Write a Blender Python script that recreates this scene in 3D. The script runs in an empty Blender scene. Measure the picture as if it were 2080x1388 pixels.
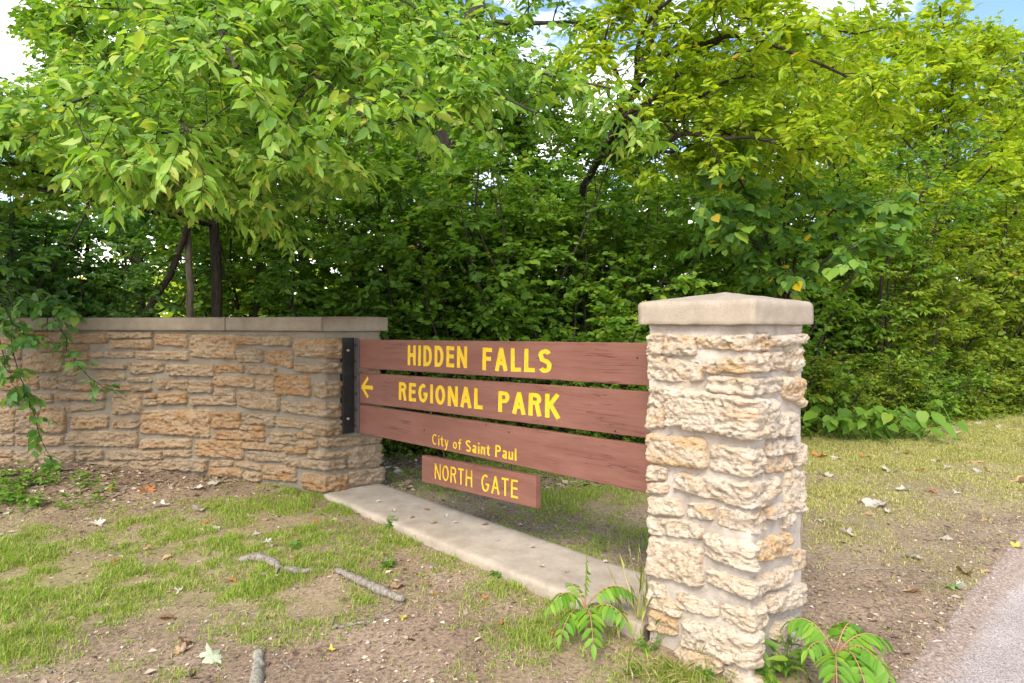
import bpy, bmesh, math, random
import numpy as np
from mathutils import Vector

# ------------------------------------------------------------------ camera, sky, sun, exposure
SC = bpy.context.scene
COL = SC.collection
FOC, HX, HY, EYE = 1327.0, 1040.0, 660.0, 1.65     # focal length in photo pixels, vanishing centre, eye height

cam_d = bpy.data.cameras.new('camera')
cam_d.sensor_width = 36.0
cam_d.lens = FOC / 2080 * 36
cam_d.shift_y = -34 / 2080
cam_d.clip_start = 0.05
cam_d.clip_end = 3000
cam = bpy.data.objects.new('camera', cam_d)
COL.objects.link(cam)
cam.location = (0, 0, EYE)
cam.rotation_euler = (math.radians(90), 0, 0)
SC.camera = cam

SUN_DIR = Vector((-0.26, -0.78, 0.82)).normalized()     # towards the sun
elev = math.asin(SUN_DIR.z)
azim = math.atan2(SUN_DIR.x, SUN_DIR.y)

W = bpy.data.worlds.new('World')
SC.world = W
W.use_nodes = True
nt = W.node_tree
nt.nodes.clear()
def N(tree, t, **kw):
    n = tree.nodes.new(t)
    for k, v in kw.items():
        setattr(n, k, v)
    return n
out = N(nt, 'ShaderNodeOutputWorld')
bg = N(nt, 'ShaderNodeBackground')
bg.inputs['Strength'].default_value = 0.15
sky = N(nt, 'ShaderNodeTexSky', sky_type='NISHITA', sun_disc=False)
sky.sun_elevation = elev
sky.sun_rotation = azim
sky.air_density = 1.0
sky.dust_density = 1.5
tc = N(nt, 'ShaderNodeTexCoord')
mp = N(nt, 'ShaderNodeMapping')
mp.inputs['Scale'].default_value = (1.0, 1.0, 2.2)
ns = N(nt, 'ShaderNodeTexNoise')
ns.inputs['Scale'].default_value = 2.6
ns.inputs['Detail'].default_value = 7
ns.inputs['Roughness'].default_value = 0.62
rp = N(nt, 'ShaderNodeValToRGB')
rp.color_ramp.elements[0].position = 0.46
rp.color_ramp.elements[1].position = 0.66
mx = N(nt, 'ShaderNodeMix', data_type='RGBA')
mx.inputs[7].default_value = (10.2, 9.6, 8.7, 1)          # sunlit cloud, in the sky texture's units
nt.links.new(tc.outputs['Generated'], mp.inputs['Vector'])
nt.links.new(mp.outputs['Vector'], ns.inputs['Vector'])
sx = N(nt, 'ShaderNodeSeparateXYZ')
nt.links.new(tc.outputs['Generated'], sx.inputs[0])
mr = N(nt, 'ShaderNodeMapRange')
mr.inputs['From Min'].default_value = 0.05; mr.inputs['From Max'].default_value = 0.45
mr.inputs['To Min'].default_value = 0.10; mr.inputs['To Max'].default_value = -0.06
nt.links.new(sx.outputs['Z'], mr.inputs['Value'])
ad = N(nt, 'ShaderNodeMath', operation='ADD')
nt.links.new(ns.outputs['Fac'], ad.inputs[0]); nt.links.new(mr.outputs[0], ad.inputs[1])
nt.links.new(ad.outputs[0], rp.inputs['Fac'])
nt.links.new(rp.outputs['Color'], mx.inputs[0])
tint = N(nt, 'ShaderNodeMix', data_type='RGBA', blend_type='MULTIPLY')
tint.inputs[0].default_value = 1.0
tint.inputs[7].default_value = (0.56, 0.62, 0.76, 1)
nt.links.new(sky.outputs['Color'], tint.inputs[6])
nt.links.new(tint.outputs[2], mx.inputs[6])
nt.links.new(mx.outputs[2], bg.inputs['Color'])
nt.links.new(bg.outputs[0], out.inputs['Surface'])

sun_d = bpy.data.lights.new('sun', 'SUN')
sun_d.energy = 1.5
sun_d.angle = math.radians(26)
sun_d.color = (1.0, 0.89, 0.71)
sun = bpy.data.objects.new('sun', sun_d)
COL.objects.link(sun)
sun.rotation_euler = SUN_DIR.to_track_quat('Z', 'Y').to_euler()

SC.view_settings.view_transform = 'Standard'
SC.view_settings.look = 'None'
SC.view_settings.gamma = 1
SC.view_settings.use_curve_mapping = False
SC.view_settings.exposure = 1.68
SC.render.engine = 'CYCLES'
SC.cycles.max_bounces = 8
SC.cycles.diffuse_bounces = 4
SC.cycles.transmission_bounces = 6
SC.cycles.transparent_max_bounces = 8
SC.cycles.use_denoising = True

# ------------------------------------------------------------------ general helpers
RNG = np.random.default_rng(7)

def hash3(i, j, k, s):
    h = (i * 374761393 + j * 668265263 + k * 2147483647 + s * 974711) & 0xffffffff
    h = ((h ^ (h >> 13)) * 1274126177) & 0xffffffff
    h = ((h ^ (h >> 16)) * 2246822519) & 0xffffffff
    return ((h ^ (h >> 13)) & 0xffff) / 65535.0

def vnoise(p, seed=0):
    """value noise in -1..1, p is (n,3)"""
    p = np.asarray(p, float)
    i = np.floor(p).astype(np.int64)
    f = p - i
    f = f * f * (3 - 2 * f)
    r = 0
    for a in (0, 1):
        for b in (0, 1):
            for c in (0, 1):
                w = (f[:, 0] if a else 1 - f[:, 0]) * (f[:, 1] if b else 1 - f[:, 1]) * (f[:, 2] if c else 1 - f[:, 2])
                r = r + w * hash3(i[:, 0] + a, i[:, 1] + b, i[:, 2] + c, seed)
    return r * 2 - 1

def fbm(p, seed=0, oct=4, gain=0.5):
    p = np.asarray(p, float)
    r = 0
    a = 1.0
    t = 0
    for o in range(oct):
        r = r + a * vnoise(p * 2 ** o + 17.3 * o, seed + o)
        t += a
        a *= gain
    return r / t

def mesh_np(name, V, F):
    """V (n,3); F list of (m,k) index arrays"""
    me = bpy.data.meshes.new(name)
    V = np.asarray(V, np.float32)
    F = [np.asarray(f, np.int32) for f in F if len(f)]
    me.vertices.add(len(V))
    me.vertices.foreach_set('co', V.ravel())
    nl = sum(f.size for f in F)
    nf = sum(len(f) for f in F)
    me.loops.add(nl)
    me.polygons.add(nf)
    me.loops.foreach_set('vertex_index', np.concatenate([f.ravel() for f in F]))
    tot = np.concatenate([np.full(len(f), f.shape[1], np.int32) for f in F])
    start = np.concatenate([[0], np.cumsum(tot)[:-1]]).astype(np.int32)
    me.polygons.foreach_set('loop_start', start)
    me.polygons.foreach_set('loop_total', tot)
    me.update(calc_edges=True)
    me.validate()
    return me

def smooth(me):
    me.polygons.foreach_set('use_smooth', np.ones(len(me.polygons), bool))
    return me

def obj(name, me, mat=None, parent=None):
    o = bpy.data.objects.new(name, me)
    COL.objects.link(o)
    if mat is not None and me is not None and not me.materials:
        me.materials.append(mat)
    if parent is not None:
        o.parent = parent
    return o

def tag(o, label=None, cat=None, group=None, kind=None):
    if label: o['label'] = label
    if cat: o['category'] = cat
    if group: o['group'] = group
    if kind: o['kind'] = kind
    return o

def root(name, loc, label, cat, group=None):
    o = bpy.data.objects.new(name, None)
    COL.objects.link(o)
    o.location = loc
    o.empty_display_size = 0.2
    return tag(o, label, cat, group)

def rel(V, loc):
    return np.asarray(V, float) - np.asarray(loc, float)

def grid_faces(nu, nv, close_u=False):
    i = np.arange(nu if close_u else nu - 1)
    j = np.arange(nv - 1)
    I, J = np.meshgrid(i, j, indexing='ij')
    a = (I * nv + J).ravel()
    b = (((I + 1) % nu) * nv + J).ravel()
    return np.stack([a, b, b + 1, a + 1], 1)

def tube(pts, rad, sides=6, cap=True):
    pts = np.asarray(pts, float)
    n = len(pts)
    rad = np.broadcast_to(np.asarray(rad, float), (n,))
    t = np.gradient(pts, axis=0)
    t /= np.linalg.norm(t, axis=1)[:, None] + 1e-9
    ref = np.array([0.0, 0, 1]) if abs(t[0, 2]) < 0.9 else np.array([1.0, 0, 0])
    u = np.cross(t, ref); u /= np.linalg.norm(u, axis=1)[:, None] + 1e-9
    v = np.cross(t, u)
    an = np.arange(sides) / sides * 2 * math.pi
    V = pts[:, None, :] + rad[:, None, None] * (np.cos(an)[None, :, None] * u[:, None, :] + np.sin(an)[None, :, None] * v[:, None, :])
    V = V.reshape(-1, 3)
    i = np.arange(n - 1)[:, None]
    j = np.arange(sides)[None, :]
    a = i * sides + j
    b = i * sides + (j + 1) % sides
    F = np.stack([a, b, b + sides, a + sides], -1).reshape(-1, 4)
    return V, F

def box_v(lo, hi):
    (x0, y0, z0), (x1, y1, z1) = lo, hi
    V = np.array([[x0,y0,z0],[x1,y0,z0],[x1,y1,z0],[x0,y1,z0],[x0,y0,z1],[x1,y0,z1],[x1,y1,z1],[x0,y1,z1]], float)
    F = np.array([[0,3,2,1],[4,5,6,7],[0,1,5,4],[1,2,6,5],[2,3,7,6],[3,0,4,7]])
    return V, F

class Acc:
    """collects vertices and faces"""
    def __init__(self):
        self.V = []; self.F = {}; self.n = 0
    def add(self, V, F):
        V = np.asarray(V, float); F = np.asarray(F)
        self.V.append(V)
        if len(F):
            self.F.setdefault(F.shape[1], []).append(F + self.n)
        self.n += len(V)
    def mesh(self, name, origin=(0, 0, 0)):
        V = np.concatenate(self.V) - np.asarray(origin, float)
        return mesh_np(name, V, [np.concatenate(f) for f in self.F.values()])

# pixel of the photograph -> point of the place
def ray(px, py):
    return np.array([(px - HX) / FOC, 1.0, -(py - HY) / FOC])
def at(px, py, Y):
    r = ray(px, py)
    return np.array([r[0] * Y, Y, EYE + r[2] * Y])
def to_px(P):
    P = np.atleast_2d(P)
    return HX + FOC * P[:, 0] / P[:, 1], HY - FOC * (P[:, 2] - EYE) / P[:, 1]

# frame of the gate: A runs along the sign boards away from the pillar, B across them; origin under the pillar cap's near corner
C0 = np.array([1.1146, 3.0])
A2 = np.array([-0.683, 0.7304]); A2 /= np.linalg.norm(A2)
B2 = np.array([A2[1], -A2[0]])
def gate(a, b, z):
    a, b, z = np.broadcast_arrays(np.asarray(a, float), np.asarray(b, float), np.asarray(z, float))
    return np.stack([C0[0] + a * A2[0] + b * B2[0], C0[1] + a * A2[1] + b * B2[1], z], -1)
def gate_ab(x, y):
    dx, dy = x - C0[0], y - C0[1]
    return dx * A2[0] + dy * A2[1], dx * B2[0] + dy * B2[1]
def on_sign(px, py, b):
    """photo pixel on the vertical plane at across-offset b -> (a, z)"""
    r = ray(px, py)
    # C0 + a A + b B = s r
    M = np.array([[A2[0], -r[0]], [A2[1], -r[1]]])
    rhs = -(C0 + b * B2)
    a, s = np.linalg.solve(M, rhs)
    return a, EYE + r[2] * s

def sstep(x, a, b):
    t = np.clip((x - a) / (b - a), 0, 1)
    return t * t * (3 - 2 * t)

def ground_z(x, y):
    x = np.asarray(x, float); y = np.asarray(y, float)
    a, b = gate_ab(x, y)
    base = -0.05 + 0.10 * np.clip((y - 3.0) / 3.1, -0.15, 1)
    base = base + 0.09 * sstep(-x, 1.9, 5.0) * sstep(y, 4.5, 6.5) + 0.05 * sstep(y, 6.6, 9.0) + 0.045 * sstep(-x, 1.7, 2.4) * sstep(y, 5.7, 6.4)
    p = np.stack([x, y, 0 * x], -1).reshape(-1, 3)
    w = np.clip(1.4 - np.hypot(x, y - 5) / 40, 0.2, 1)
    n = (0.018 * fbm(p * 1.3, 5, 3) + 0.010 * fbm(p * 7, 9, 3)).reshape(x.shape)
    road = sstep(-a, 0.35, 0.75)
    z = base + n * w * (1 - road)
    z = z * (1 - road) + road * (-0.085)
    return z
def ground_at(px, py):
    r = ray(px, py)
    Y = EYE / -r[2]
    for _ in range(6):
        z = float(ground_z(np.array([r[0] * Y]), np.array([Y]))[0])
        Y = (EYE - z) / -r[2]
    return np.array([r[0] * Y, Y, z])

def ground_many(px, py):
    px = np.asarray(px, float); py = np.asarray(py, float)
    rx, rz = (px - HX) / FOC, -(py - HY) / FOC
    Y = EYE / -rz
    for _ in range(6):
        z = ground_z(rx * Y, Y)
        Y = (EYE - z) / -rz
    return np.stack([rx * Y, Y, z], -1)
# ------------------------------------------------------------------ materials
def new_mat(name):
    m = bpy.data.materials.new(name)
    m.use_nodes = True
    t = m.node_tree
    p = t.nodes['Principled BSDF']
    p.inputs['Specular IOR Level'].default_value = 0.25
    return m, t, p
def ramp(t, stops):
    r = N(t, 'ShaderNodeValToRGB')
    e = r.color_ramp.elements
    while len(e) < len(stops):
        e.new(0.5)
    for k, (p, c) in enumerate(stops):
        e[k].position = p
        e[k].color = (*c, 1) if len(c) == 3 else c
    return r
def noise(t, vec, scale, detail=5, rough=0.6, dist=0.0):
    n = N(t, 'ShaderNodeTexNoise')
    n.inputs['Scale'].default_value = scale
    n.inputs['Detail'].default_value = detail
    n.inputs['Roughness'].default_value = rough
    n.inputs['Distortion'].default_value = dist
    t.links.new(vec, n.inputs['Vector'])
    return n
def mixc(t, fac, a, b, mode='MIX'):
    m = N(t, 'ShaderNodeMix', data_type='RGBA', blend_type=mode)
    for s, i in ((fac, 0), (a, 6), (b, 7)):
        if hasattr(s, 'is_linked') or isinstance(s, bpy.types.NodeSocket):
            t.links.new(s, m.inputs[i])
        elif i == 0:
            m.inputs[0].default_value = s
        else:
            m.inputs[i].default_value = (*s, 1)
    return m.outputs[2]
def bump(t, p, h, strength, dist):
    b = N(t, 'ShaderNodeBump')
    b.inputs['Strength'].default_value = strength
    b.inputs['Distance'].default_value = dist
    t.links.new(h, b.inputs['Height'])
    t.links.new(b.outputs[0], p.inputs['Normal'])
    return b
def math_n(t, op, a, b=None):
    m = N(t, 'ShaderNodeMath', operation=op)
    for s, i in ((a, 0), (b, 1)):
        if s is None: continue
        if isinstance(s, bpy.types.NodeSocket): t.links.new(s, m.inputs[i])
        else: m.inputs[i].default_value = s
    return m.outputs[0]

def stone_mat(name, cols, ochre, white):
    m, t, p = new_mat(name)
    co = N(t, 'ShaderNodeTexCoord').outputs['Object']
    oi = N(t, 'ShaderNodeObjectInfo').outputs['Random']
    base = ramp(t, cols)
    t.links.new(oi, base.inputs['Fac'])
    mp = N(t, 'ShaderNodeMapping'); mp.inputs['Scale'].default_value = (1, 1, 2.4)
    t.links.new(co, mp.inputs['Vector'])
    n1 = noise(t, mp.outputs[0], 9, 6, 0.65)
    r1 = ramp(t, [(0.38, (0, 0, 0)), (0.68, (1, 1, 1))])
    t.links.new(n1.outputs['Fac'], r1.inputs['Fac'])
    c = mixc(t, math_n(t, 'MULTIPLY', r1.outputs['Color'], 0.75), base.outputs['Color'], white)
    n2 = noise(t, mp.outputs[0], 5.0, 4, 0.6)
    off = math_n(t, 'ADD', n2.outputs['Fac'], math_n(t, 'MULTIPLY', math_n(t, 'SUBTRACT', oi, 0.5), 0.22))
    r2 = ramp(t, [(0.52, (0, 0, 0)), (0.72, (1, 1, 1))])
    t.links.new(off, r2.inputs['Fac'])
    c = mixc(t, math_n(t, 'MULTIPLY', r2.outputs['Color'], 0.7), c, ochre)
    n3 = noise(t, mp.outputs[0], 48, 5, 0.7)
    r3 = ramp(t, [(0.33, (0.30, 0.235, 0.18)), (0.48, (1, 1, 1))])
    t.links.new(n3.outputs['Fac'], r3.inputs['Fac'])
    c = mixc(t, 0.75, c, r3.outputs['Color'], 'MULTIPLY')
    t.links.new(c, p.inputs['Base Color'])
    p.inputs['Roughness'].default_value = 0.92
    n4 = noise(t, mp.outputs[0], 70, 6, 0.75)
    v = N(t, 'ShaderNodeTexVoronoi'); v.inputs['Scale'].default_value = 60
    t.links.new(co, v.inputs['Vector'])
    h = math_n(t, 'ADD', n4.outputs['Fac'], math_n(t, 'MULTIPLY', v.outputs['Distance'], 0.35))
    h = math_n(t, 'ADD', h, math_n(t, 'MULTIPLY', n3.outputs['Fac'], 0.9))
    bump(t, p, h, 0.9, 0.012)
    return m
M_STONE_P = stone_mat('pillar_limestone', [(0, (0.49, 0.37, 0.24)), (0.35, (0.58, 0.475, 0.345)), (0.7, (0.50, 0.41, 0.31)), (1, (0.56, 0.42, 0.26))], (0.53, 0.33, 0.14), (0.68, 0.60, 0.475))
M_STONE_W = stone_mat('wall_limestone', [(0, (0.23, 0.155, 0.09)), (0.25, (0.31, 0.225, 0.135)), (0.5, (0.24, 0.185, 0.125)), (0.75, (0.34, 0.25, 0.155)), (1, (0.29, 0.175, 0.085))], (0.33, 0.17, 0.06), (0.43, 0.335, 0.225))  # same stone as the pillar; darker brown partly from shade put into the colour

def mortar_mat(name, c0, c1):
    m, t, p = new_mat(name)
    co = N(t, 'ShaderNodeTexCoord').outputs['Object']
    n = noise(t, co, 6, 6, 0.65)
    r = ramp(t, [(0.3, c0), (0.7, c1)])
    t.links.new(n.outputs['Fac'], r.inputs['Fac'])
    t.links.new(r.outputs['Color'], p.inputs['Base Color'])
    p.inputs['Roughness'].default_value = 0.95
    n2 = noise(t, co, 90, 6, 0.7)
    bump(t, p, n2.outputs['Fac'], 0.9, 0.010)
    return m
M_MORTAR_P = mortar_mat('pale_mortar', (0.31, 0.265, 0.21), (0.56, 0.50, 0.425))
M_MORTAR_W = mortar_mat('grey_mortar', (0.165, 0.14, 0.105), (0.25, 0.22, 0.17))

def concrete_mat(name, c0, c1, pits=True, bs=0.4):
    m, t, p = new_mat(name)
    co = N(t, 'ShaderNodeTexCoord').outputs['Object']
    n = noise(t, co, 5, 7, 0.7)
    r = ramp(t, [(0.3, c0), (0.7, c1)])
    t.links.new(n.outputs['Fac'], r.inputs['Fac'])
    n2 = noise(t, co, 140, 4, 0.7)
    r2 = ramp(t, [(0.32, (0.62, 0.6, 0.57)), (0.48, (1, 1, 1)), (0.62, (1, 1, 1)), (0.72, (1.25, 1.22, 1.18))])
    t.links.new(n2.outputs['Fac'], r2.inputs['Fac'])
    c = mixc(t, 0.8, r.outputs['Color'], r2.outputs['Color'], 'MULTIPLY')
    h = n2.outputs['Fac']
    if pits:
        v = N(t, 'ShaderNodeTexVoronoi'); v.inputs['Scale'].default_value = 34
        t.links.new(co, v.inputs['Vector'])
        rv = ramp(t, [(0.03, (0.22, 0.2, 0.18)), (0.10, (1, 1, 1))])
        t.links.new(v.outputs['Distance'], rv.inputs['Fac'])
        c = mixc(t, 0.7, c, rv.outputs['Color'], 'MULTIPLY')
        h = math_n(t, 'ADD', h, math_n(t, 'MULTIPLY', rv.outputs['Color'], 1.2))
    t.links.new(c, p.inputs['Base Color'])
    p.inputs['Roughness'].default_value = 0.9
    bump(t, p, h, bs, 0.004)
    return m
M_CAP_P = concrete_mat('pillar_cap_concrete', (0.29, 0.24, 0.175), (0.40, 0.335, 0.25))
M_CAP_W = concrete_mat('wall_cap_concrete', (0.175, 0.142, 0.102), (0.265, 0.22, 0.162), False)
M_SLAB = concrete_mat('slab_concrete', (0.29, 0.24, 0.185), (0.47, 0.40, 0.315), False, 0.5)

def paint_mat():
    m, t, p = new_mat('brown_painted_wood')
    co = N(t, 'ShaderNodeTexCoord').outputs['Object']
    oi = N(t, 'ShaderNodeObjectInfo').outputs['Random']
    mp = N(t, 'ShaderNodeMapping'); mp.inputs['Scale'].default_value = (1.2, 30, 30)
    t.links.new(co, mp.inputs['Vector'])
    off = N(t, 'ShaderNodeCombineXYZ')
    t.links.new(math_n(t, 'MULTIPLY', oi, 9.0), off.inputs[0])
    t.links.new(off.outputs[0], mp.inputs['Location'])
    g = noise(t, mp.outputs[0], 1.6, 7, 0.7, 0.6)
    mpb = N(t, 'ShaderNodeMapping'); mpb.inputs['Scale'].default_value = (0.7, 5, 5)
    t.links.new(co, mpb.inputs['Vector']); t.links.new(off.outputs[0], mpb.inputs['Location'])
    big = noise(t, mpb.outputs[0], 2.2, 7, 0.7)
    r = ramp(t, [(0.3, (0.155, 0.064, 0.045)), (0.5, (0.190, 0.082, 0.059)), (0.72, (0.225, 0.105, 0.078))])
    t.links.new(big.outputs['Fac'], r.inputs['Fac'])
    # long dark drying cracks
    mp2 = N(t, 'ShaderNodeMapping'); mp2.inputs['Scale'].default_value = (0.30, 9, 9)
    t.links.new(co, mp2.inputs['Vector']); t.links.new(off.outputs[0], mp2.inputs['Location'])
    k = noise(t, mp2.outputs[0], 2.4, 3, 0.5, 0.8)
    ab = math_n(t, 'ABSOLUTE', math_n(t, 'SUBTRACT', k.outputs['Fac'], 0.5))
    rk = ramp(t, [(0.0, (0.15, 0.15, 0.15)), (0.005, (1, 1, 1))])
    t.links.new(ab, rk.inputs['Fac'])
    gate_n = noise(t, co, 3.1, 2, 0.5)
    rg = ramp(t, [(0.50, (1, 1, 1)), (0.60, (0, 0, 0))])
    t.links.new(gate_n.outputs['Fac'], rg.inputs['Fac'])
    crack = math_n(t, 'MAXIMUM', rk.outputs['Color'], rg.outputs['Color'])
    c = mixc(t, crack, (0.07, 0.03, 0.022), r.outputs['Color'])
    wr = ramp(t, [(0.62, (0, 0, 0)), (0.82, (1, 1, 1))])
    t.links.new(g.outputs['Fac'], wr.inputs['Fac'])
    c = mixc(t, math_n(t, 'MULTIPLY', wr.outputs['Color'], 0.35), c, (0.26, 0.14, 0.11))
    t.links.new(c, p.inputs['Base Color'])
    p.inputs['Roughness'].default_value = 0.62
    h = math_n(t, 'ADD', math_n(t, 'MULTIPLY', g.outputs['Fac'], 0.6), crack)
    bump(t, p, h, 0.7, 0.005)
    return m
M_PAINT = paint_mat()

def plain(name, c, rough=0.6, metal=0.0, bs=0.0, bscale=60, var=0.15):
    m, t, p = new_mat(name)
    co = N(t, 'ShaderNodeTexCoord').outputs['Object']
    n = noise(t, co, bscale * 0.25, 5, 0.65)
    r = ramp(t, [(0.3, tuple(x * (1 - var) for x in c)), (0.7, tuple(min(1, x * (1 + var)) for x in c))])
    t.links.new(n.outputs['Fac'], r.inputs['Fac'])
    t.links.new(r.outputs['Color'], p.inputs['Base Color'])
    p.inputs['Roughness'].default_value = rough
    p.inputs['Metallic'].default_value = metal
    if bs:
        n2 = noise(t, co, bscale, 6, 0.7)
        bump(t, p, n2.outputs['Fac'], bs, 0.004)
    return m
M_YELLOW = plain('yellow_routed_paint', (0.66, 0.42, 0.02), 0.55, 0, 0.3, 120, 0.16)
M_STEEL = plain('blackened_steel', (0.022, 0.021, 0.020), 0.5, 0.3, 0.25, 80, 0.3)
M_STEEL2 = plain('weathered_black_flange', (0.075, 0.066, 0.066), 0.6, 0.1, 0.35, 70, 0.35)
M_BOLT = plain('rusty_bolt', (0.05, 0.035, 0.028), 0.7, 0.3, 0.2, 100, 0.3)
M_BOLT2 = plain('galvanised_anchor', (0.30, 0.25, 0.20), 0.5, 0.5, 0.2, 100, 0.3)

def bark_mat(name, c0, c1, sc=1.0):
    m, t, p = new_mat(name)
    co = N(t, 'ShaderNodeTexCoord').outputs['Object']
    mp = N(t, 'ShaderNodeMapping'); mp.inputs['Scale'].default_value = (1, 1, 0.22)
    t.links.new(co, mp.inputs['Vector'])
    n = noise(t, mp.outputs[0], 28 * sc, 6, 0.7, 0.4)
    r = ramp(t, [(0.35, c0), (0.68, c1)])
    t.links.new(n.outputs['Fac'], r.inputs['Fac'])
    t.links.new(r.outputs['Color'], p.inputs['Base Color'])
    p.inputs['Roughness'].default_value = 0.95
    bump(t, p, n.outputs['Fac'], 0.9, 0.02)
    return m
M_BARK = bark_mat('dark_bark', (0.028, 0.022, 0.017), (0.08, 0.063, 0.048))
M_BARK_L = bark_mat('grey_brown_bark', (0.085, 0.068, 0.05), (0.20, 0.165, 0.13))
M_STICK = bark_mat('weathered_stick', (0.14, 0.115, 0.09), (0.40, 0.355, 0.30), 2.2)
M_LICHEN = bark_mat('lichened_root', (0.20, 0.19, 0.14), (0.44, 0.40, 0.33), 1.6)

def leaf_mat(name, stops, trans=0.42, gloss=0.35, tsat=(1.15, 1.15, 0.4)):
    m, t, p = new_mat(name)
    g = N(t, 'ShaderNodeNewGeometry')
    r = ramp(t, stops)
    t.links.new(g.outputs['Random Per Island'], r.inputs['Fac'])
    t.links.new(r.outputs['Color'], p.inputs['Base Color'])
    p.inputs['Roughness'].default_value = 0.48
    p.inputs['Specular IOR Level'].default_value = gloss
    tr = N(t, 'ShaderNodeBsdfTranslucent')
    c = mixc(t, 1.0, r.outputs['Color'], tsat, 'MULTIPLY')
    t.links.new(c, tr.inputs['Color'])
    ms = N(t, 'ShaderNodeMixShader')
    ms.inputs[0].default_value = trans
    t.links.new(p.outputs[0], ms.inputs[1])
    t.links.new(tr.outputs[0], ms.inputs[2])
    t.links.new(ms.outputs[0], t.nodes['Material Output'].inputs['Surface'])
    return m
L_OVER = leaf_mat('overhang_leaves', [(0, (0.12, 0.25, 0.03)), (0.3, (0.19, 0.36, 0.045)), (0.6, (0.27, 0.45, 0.06)), (0.85, (0.36, 0.52, 0.09)), (0.99, (0.47, 0.52, 0.10)), (1, (0.55, 0.42, 0.04))], 0.5, 0.5)
L_DARK = leaf_mat('thicket_leaves', [(0, (0.085, 0.19, 0.03)), (0.4, (0.135, 0.275, 0.04)), (0.8, (0.19, 0.35, 0.05)), (1, (0.28, 0.42, 0.055))], 0.56)
L_BLUE = leaf_mat('bluish_leaves', [(0, (0.085, 0.20, 0.055)), (0.5, (0.13, 0.28, 0.07)), (0.9, (0.18, 0.34, 0.085)), (1, (0.26, 0.38, 0.07))], 0.52)
L_MID = leaf_mat('mid_green_leaves', [(0, (0.11, 0.23, 0.028)), (0.5, (0.18, 0.34, 0.038)), (0.9, (0.26, 0.42, 0.048)), (0.99, (0.30, 0.40, 0.05)), (1, (0.45, 0.38, 0.03))], 0.52)
L_YEL = leaf_mat('yellow_green_leaves', [(0, (0.21, 0.33, 0.02)), (0.4, (0.33, 0.46, 0.03)), (0.8, (0.45, 0.56, 0.045)), (0.985, (0.56, 0.60, 0.05)), (1, (0.62, 0.44, 0.03))], 0.58, 0.35, (1.12, 1.15, 0.4))
L_EDGE = leaf_mat('edge_shrub_leaves', [(0, (0.14, 0.24, 0.025)), (0.5, (0.25, 0.37, 0.04)), (0.9, (0.36, 0.44, 0.05)), (0.98, (0.47, 0.45, 0.04)), (1, (0.50, 0.20, 0.04))], 0.55)
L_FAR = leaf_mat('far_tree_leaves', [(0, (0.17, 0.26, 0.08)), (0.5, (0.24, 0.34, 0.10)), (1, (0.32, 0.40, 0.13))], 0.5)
L_BROAD = leaf_mat('broad_leaves', [(0, (0.09, 0.20, 0.045)), (0.45, (0.13, 0.28, 0.05)), (0.8, (0.22, 0.38, 0.05)), (0.975, (0.28, 0.40, 0.05)), (0.98, (0.66, 0.46, 0.02)), (1, (0.68, 0.48, 0.03))], 0.5)
L_SUMAC = leaf_mat('sumac_leaflets', [(0, (0.13, 0.30, 0.03)), (0.6, (0.20, 0.40, 0.04)), (1, (0.28, 0.46, 0.05))], 0.5)
L_WEED = leaf_mat('weed_leaves', [(0, (0.10, 0.22, 0.03)), (0.6, (0.16, 0.31, 0.04)), (1, (0.27, 0.38, 0.05))], 0.45)
L_GRASS = leaf_mat('grass_blades', [(0, (0.17, 0.29, 0.035)), (0.4, (0.28, 0.43, 0.05)), (0.7, (0.40, 0.52, 0.075)), (0.82, (0.48, 0.46, 0.15)), (1, (0.60, 0.49, 0.28))], 0.45, 0.2, (1.1, 1.1, 0.6))
L_DRYGRASS = leaf_mat('dry_lawn_blades', [(0, (0.24, 0.29, 0.055)), (0.4, (0.38, 0.41, 0.095)), (0.65, (0.52, 0.48, 0.16)), (1, (0.62, 0.52, 0.28))], 0.3, 0.2, (1.05, 1.05, 0.7))
L_LITTER = leaf_mat('dry_litter', [(0, (0.10, 0.07, 0.05)), (0.3, (0.22, 0.15, 0.105)), (0.6, (0.38, 0.28, 0.20)), (0.88, (0.58, 0.47, 0.35)), (0.95, (0.66, 0.58, 0.46)), (1, (0.50, 0.24, 0.09))], 0.1, 0.1, (1, 0.9, 0.8))
def dead_leaf(name, c):
    m = leaf_mat(name, [(0, tuple(x * 0.85 for x in c)), (1, tuple(min(1, x * 1.1) for x in c))], 0.2, 0.15, (1, 0.95, 0.8))
    t = m.node_tree
    p = t.nodes['Principled BSDF']
    co = N(t, 'ShaderNodeTexCoord').outputs['Object']
    n = noise(t, co, 55, 5, 0.7)
    r = ramp(t, [(0.35, tuple(x * 0.6 for x in c)), (0.6, c)])
    t.links.new(n.outputs['Fac'], r.inputs['Fac'])
    t.links.new(r.outputs['Color'], p.inputs['Base Color'])
    bump(t, p, n.outputs['Fac'], 0.6, 0.004)
    return m
M_DEAD = {'pale': dead_leaf('pale_dry_leaf', (0.66, 0.60, 0.50)), 'orange': dead_leaf('orange_dry_leaf', (0.55, 0.22, 0.07)),
          'brown': dead_leaf('brown_dry_leaf', (0.30, 0.17, 0.09)), 'tan': dead_leaf('tan_dry_leaf', (0.60, 0.40, 0.22)),
          'yellow': dead_leaf('yellow_fallen_leaf', (0.62, 0.52, 0.10)), 'mint': dead_leaf('mint_fallen_leaf', (0.62, 0.68, 0.46)),
          'green': dead_leaf('green_fallen_leaf', (0.28, 0.42, 0.14))}

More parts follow.
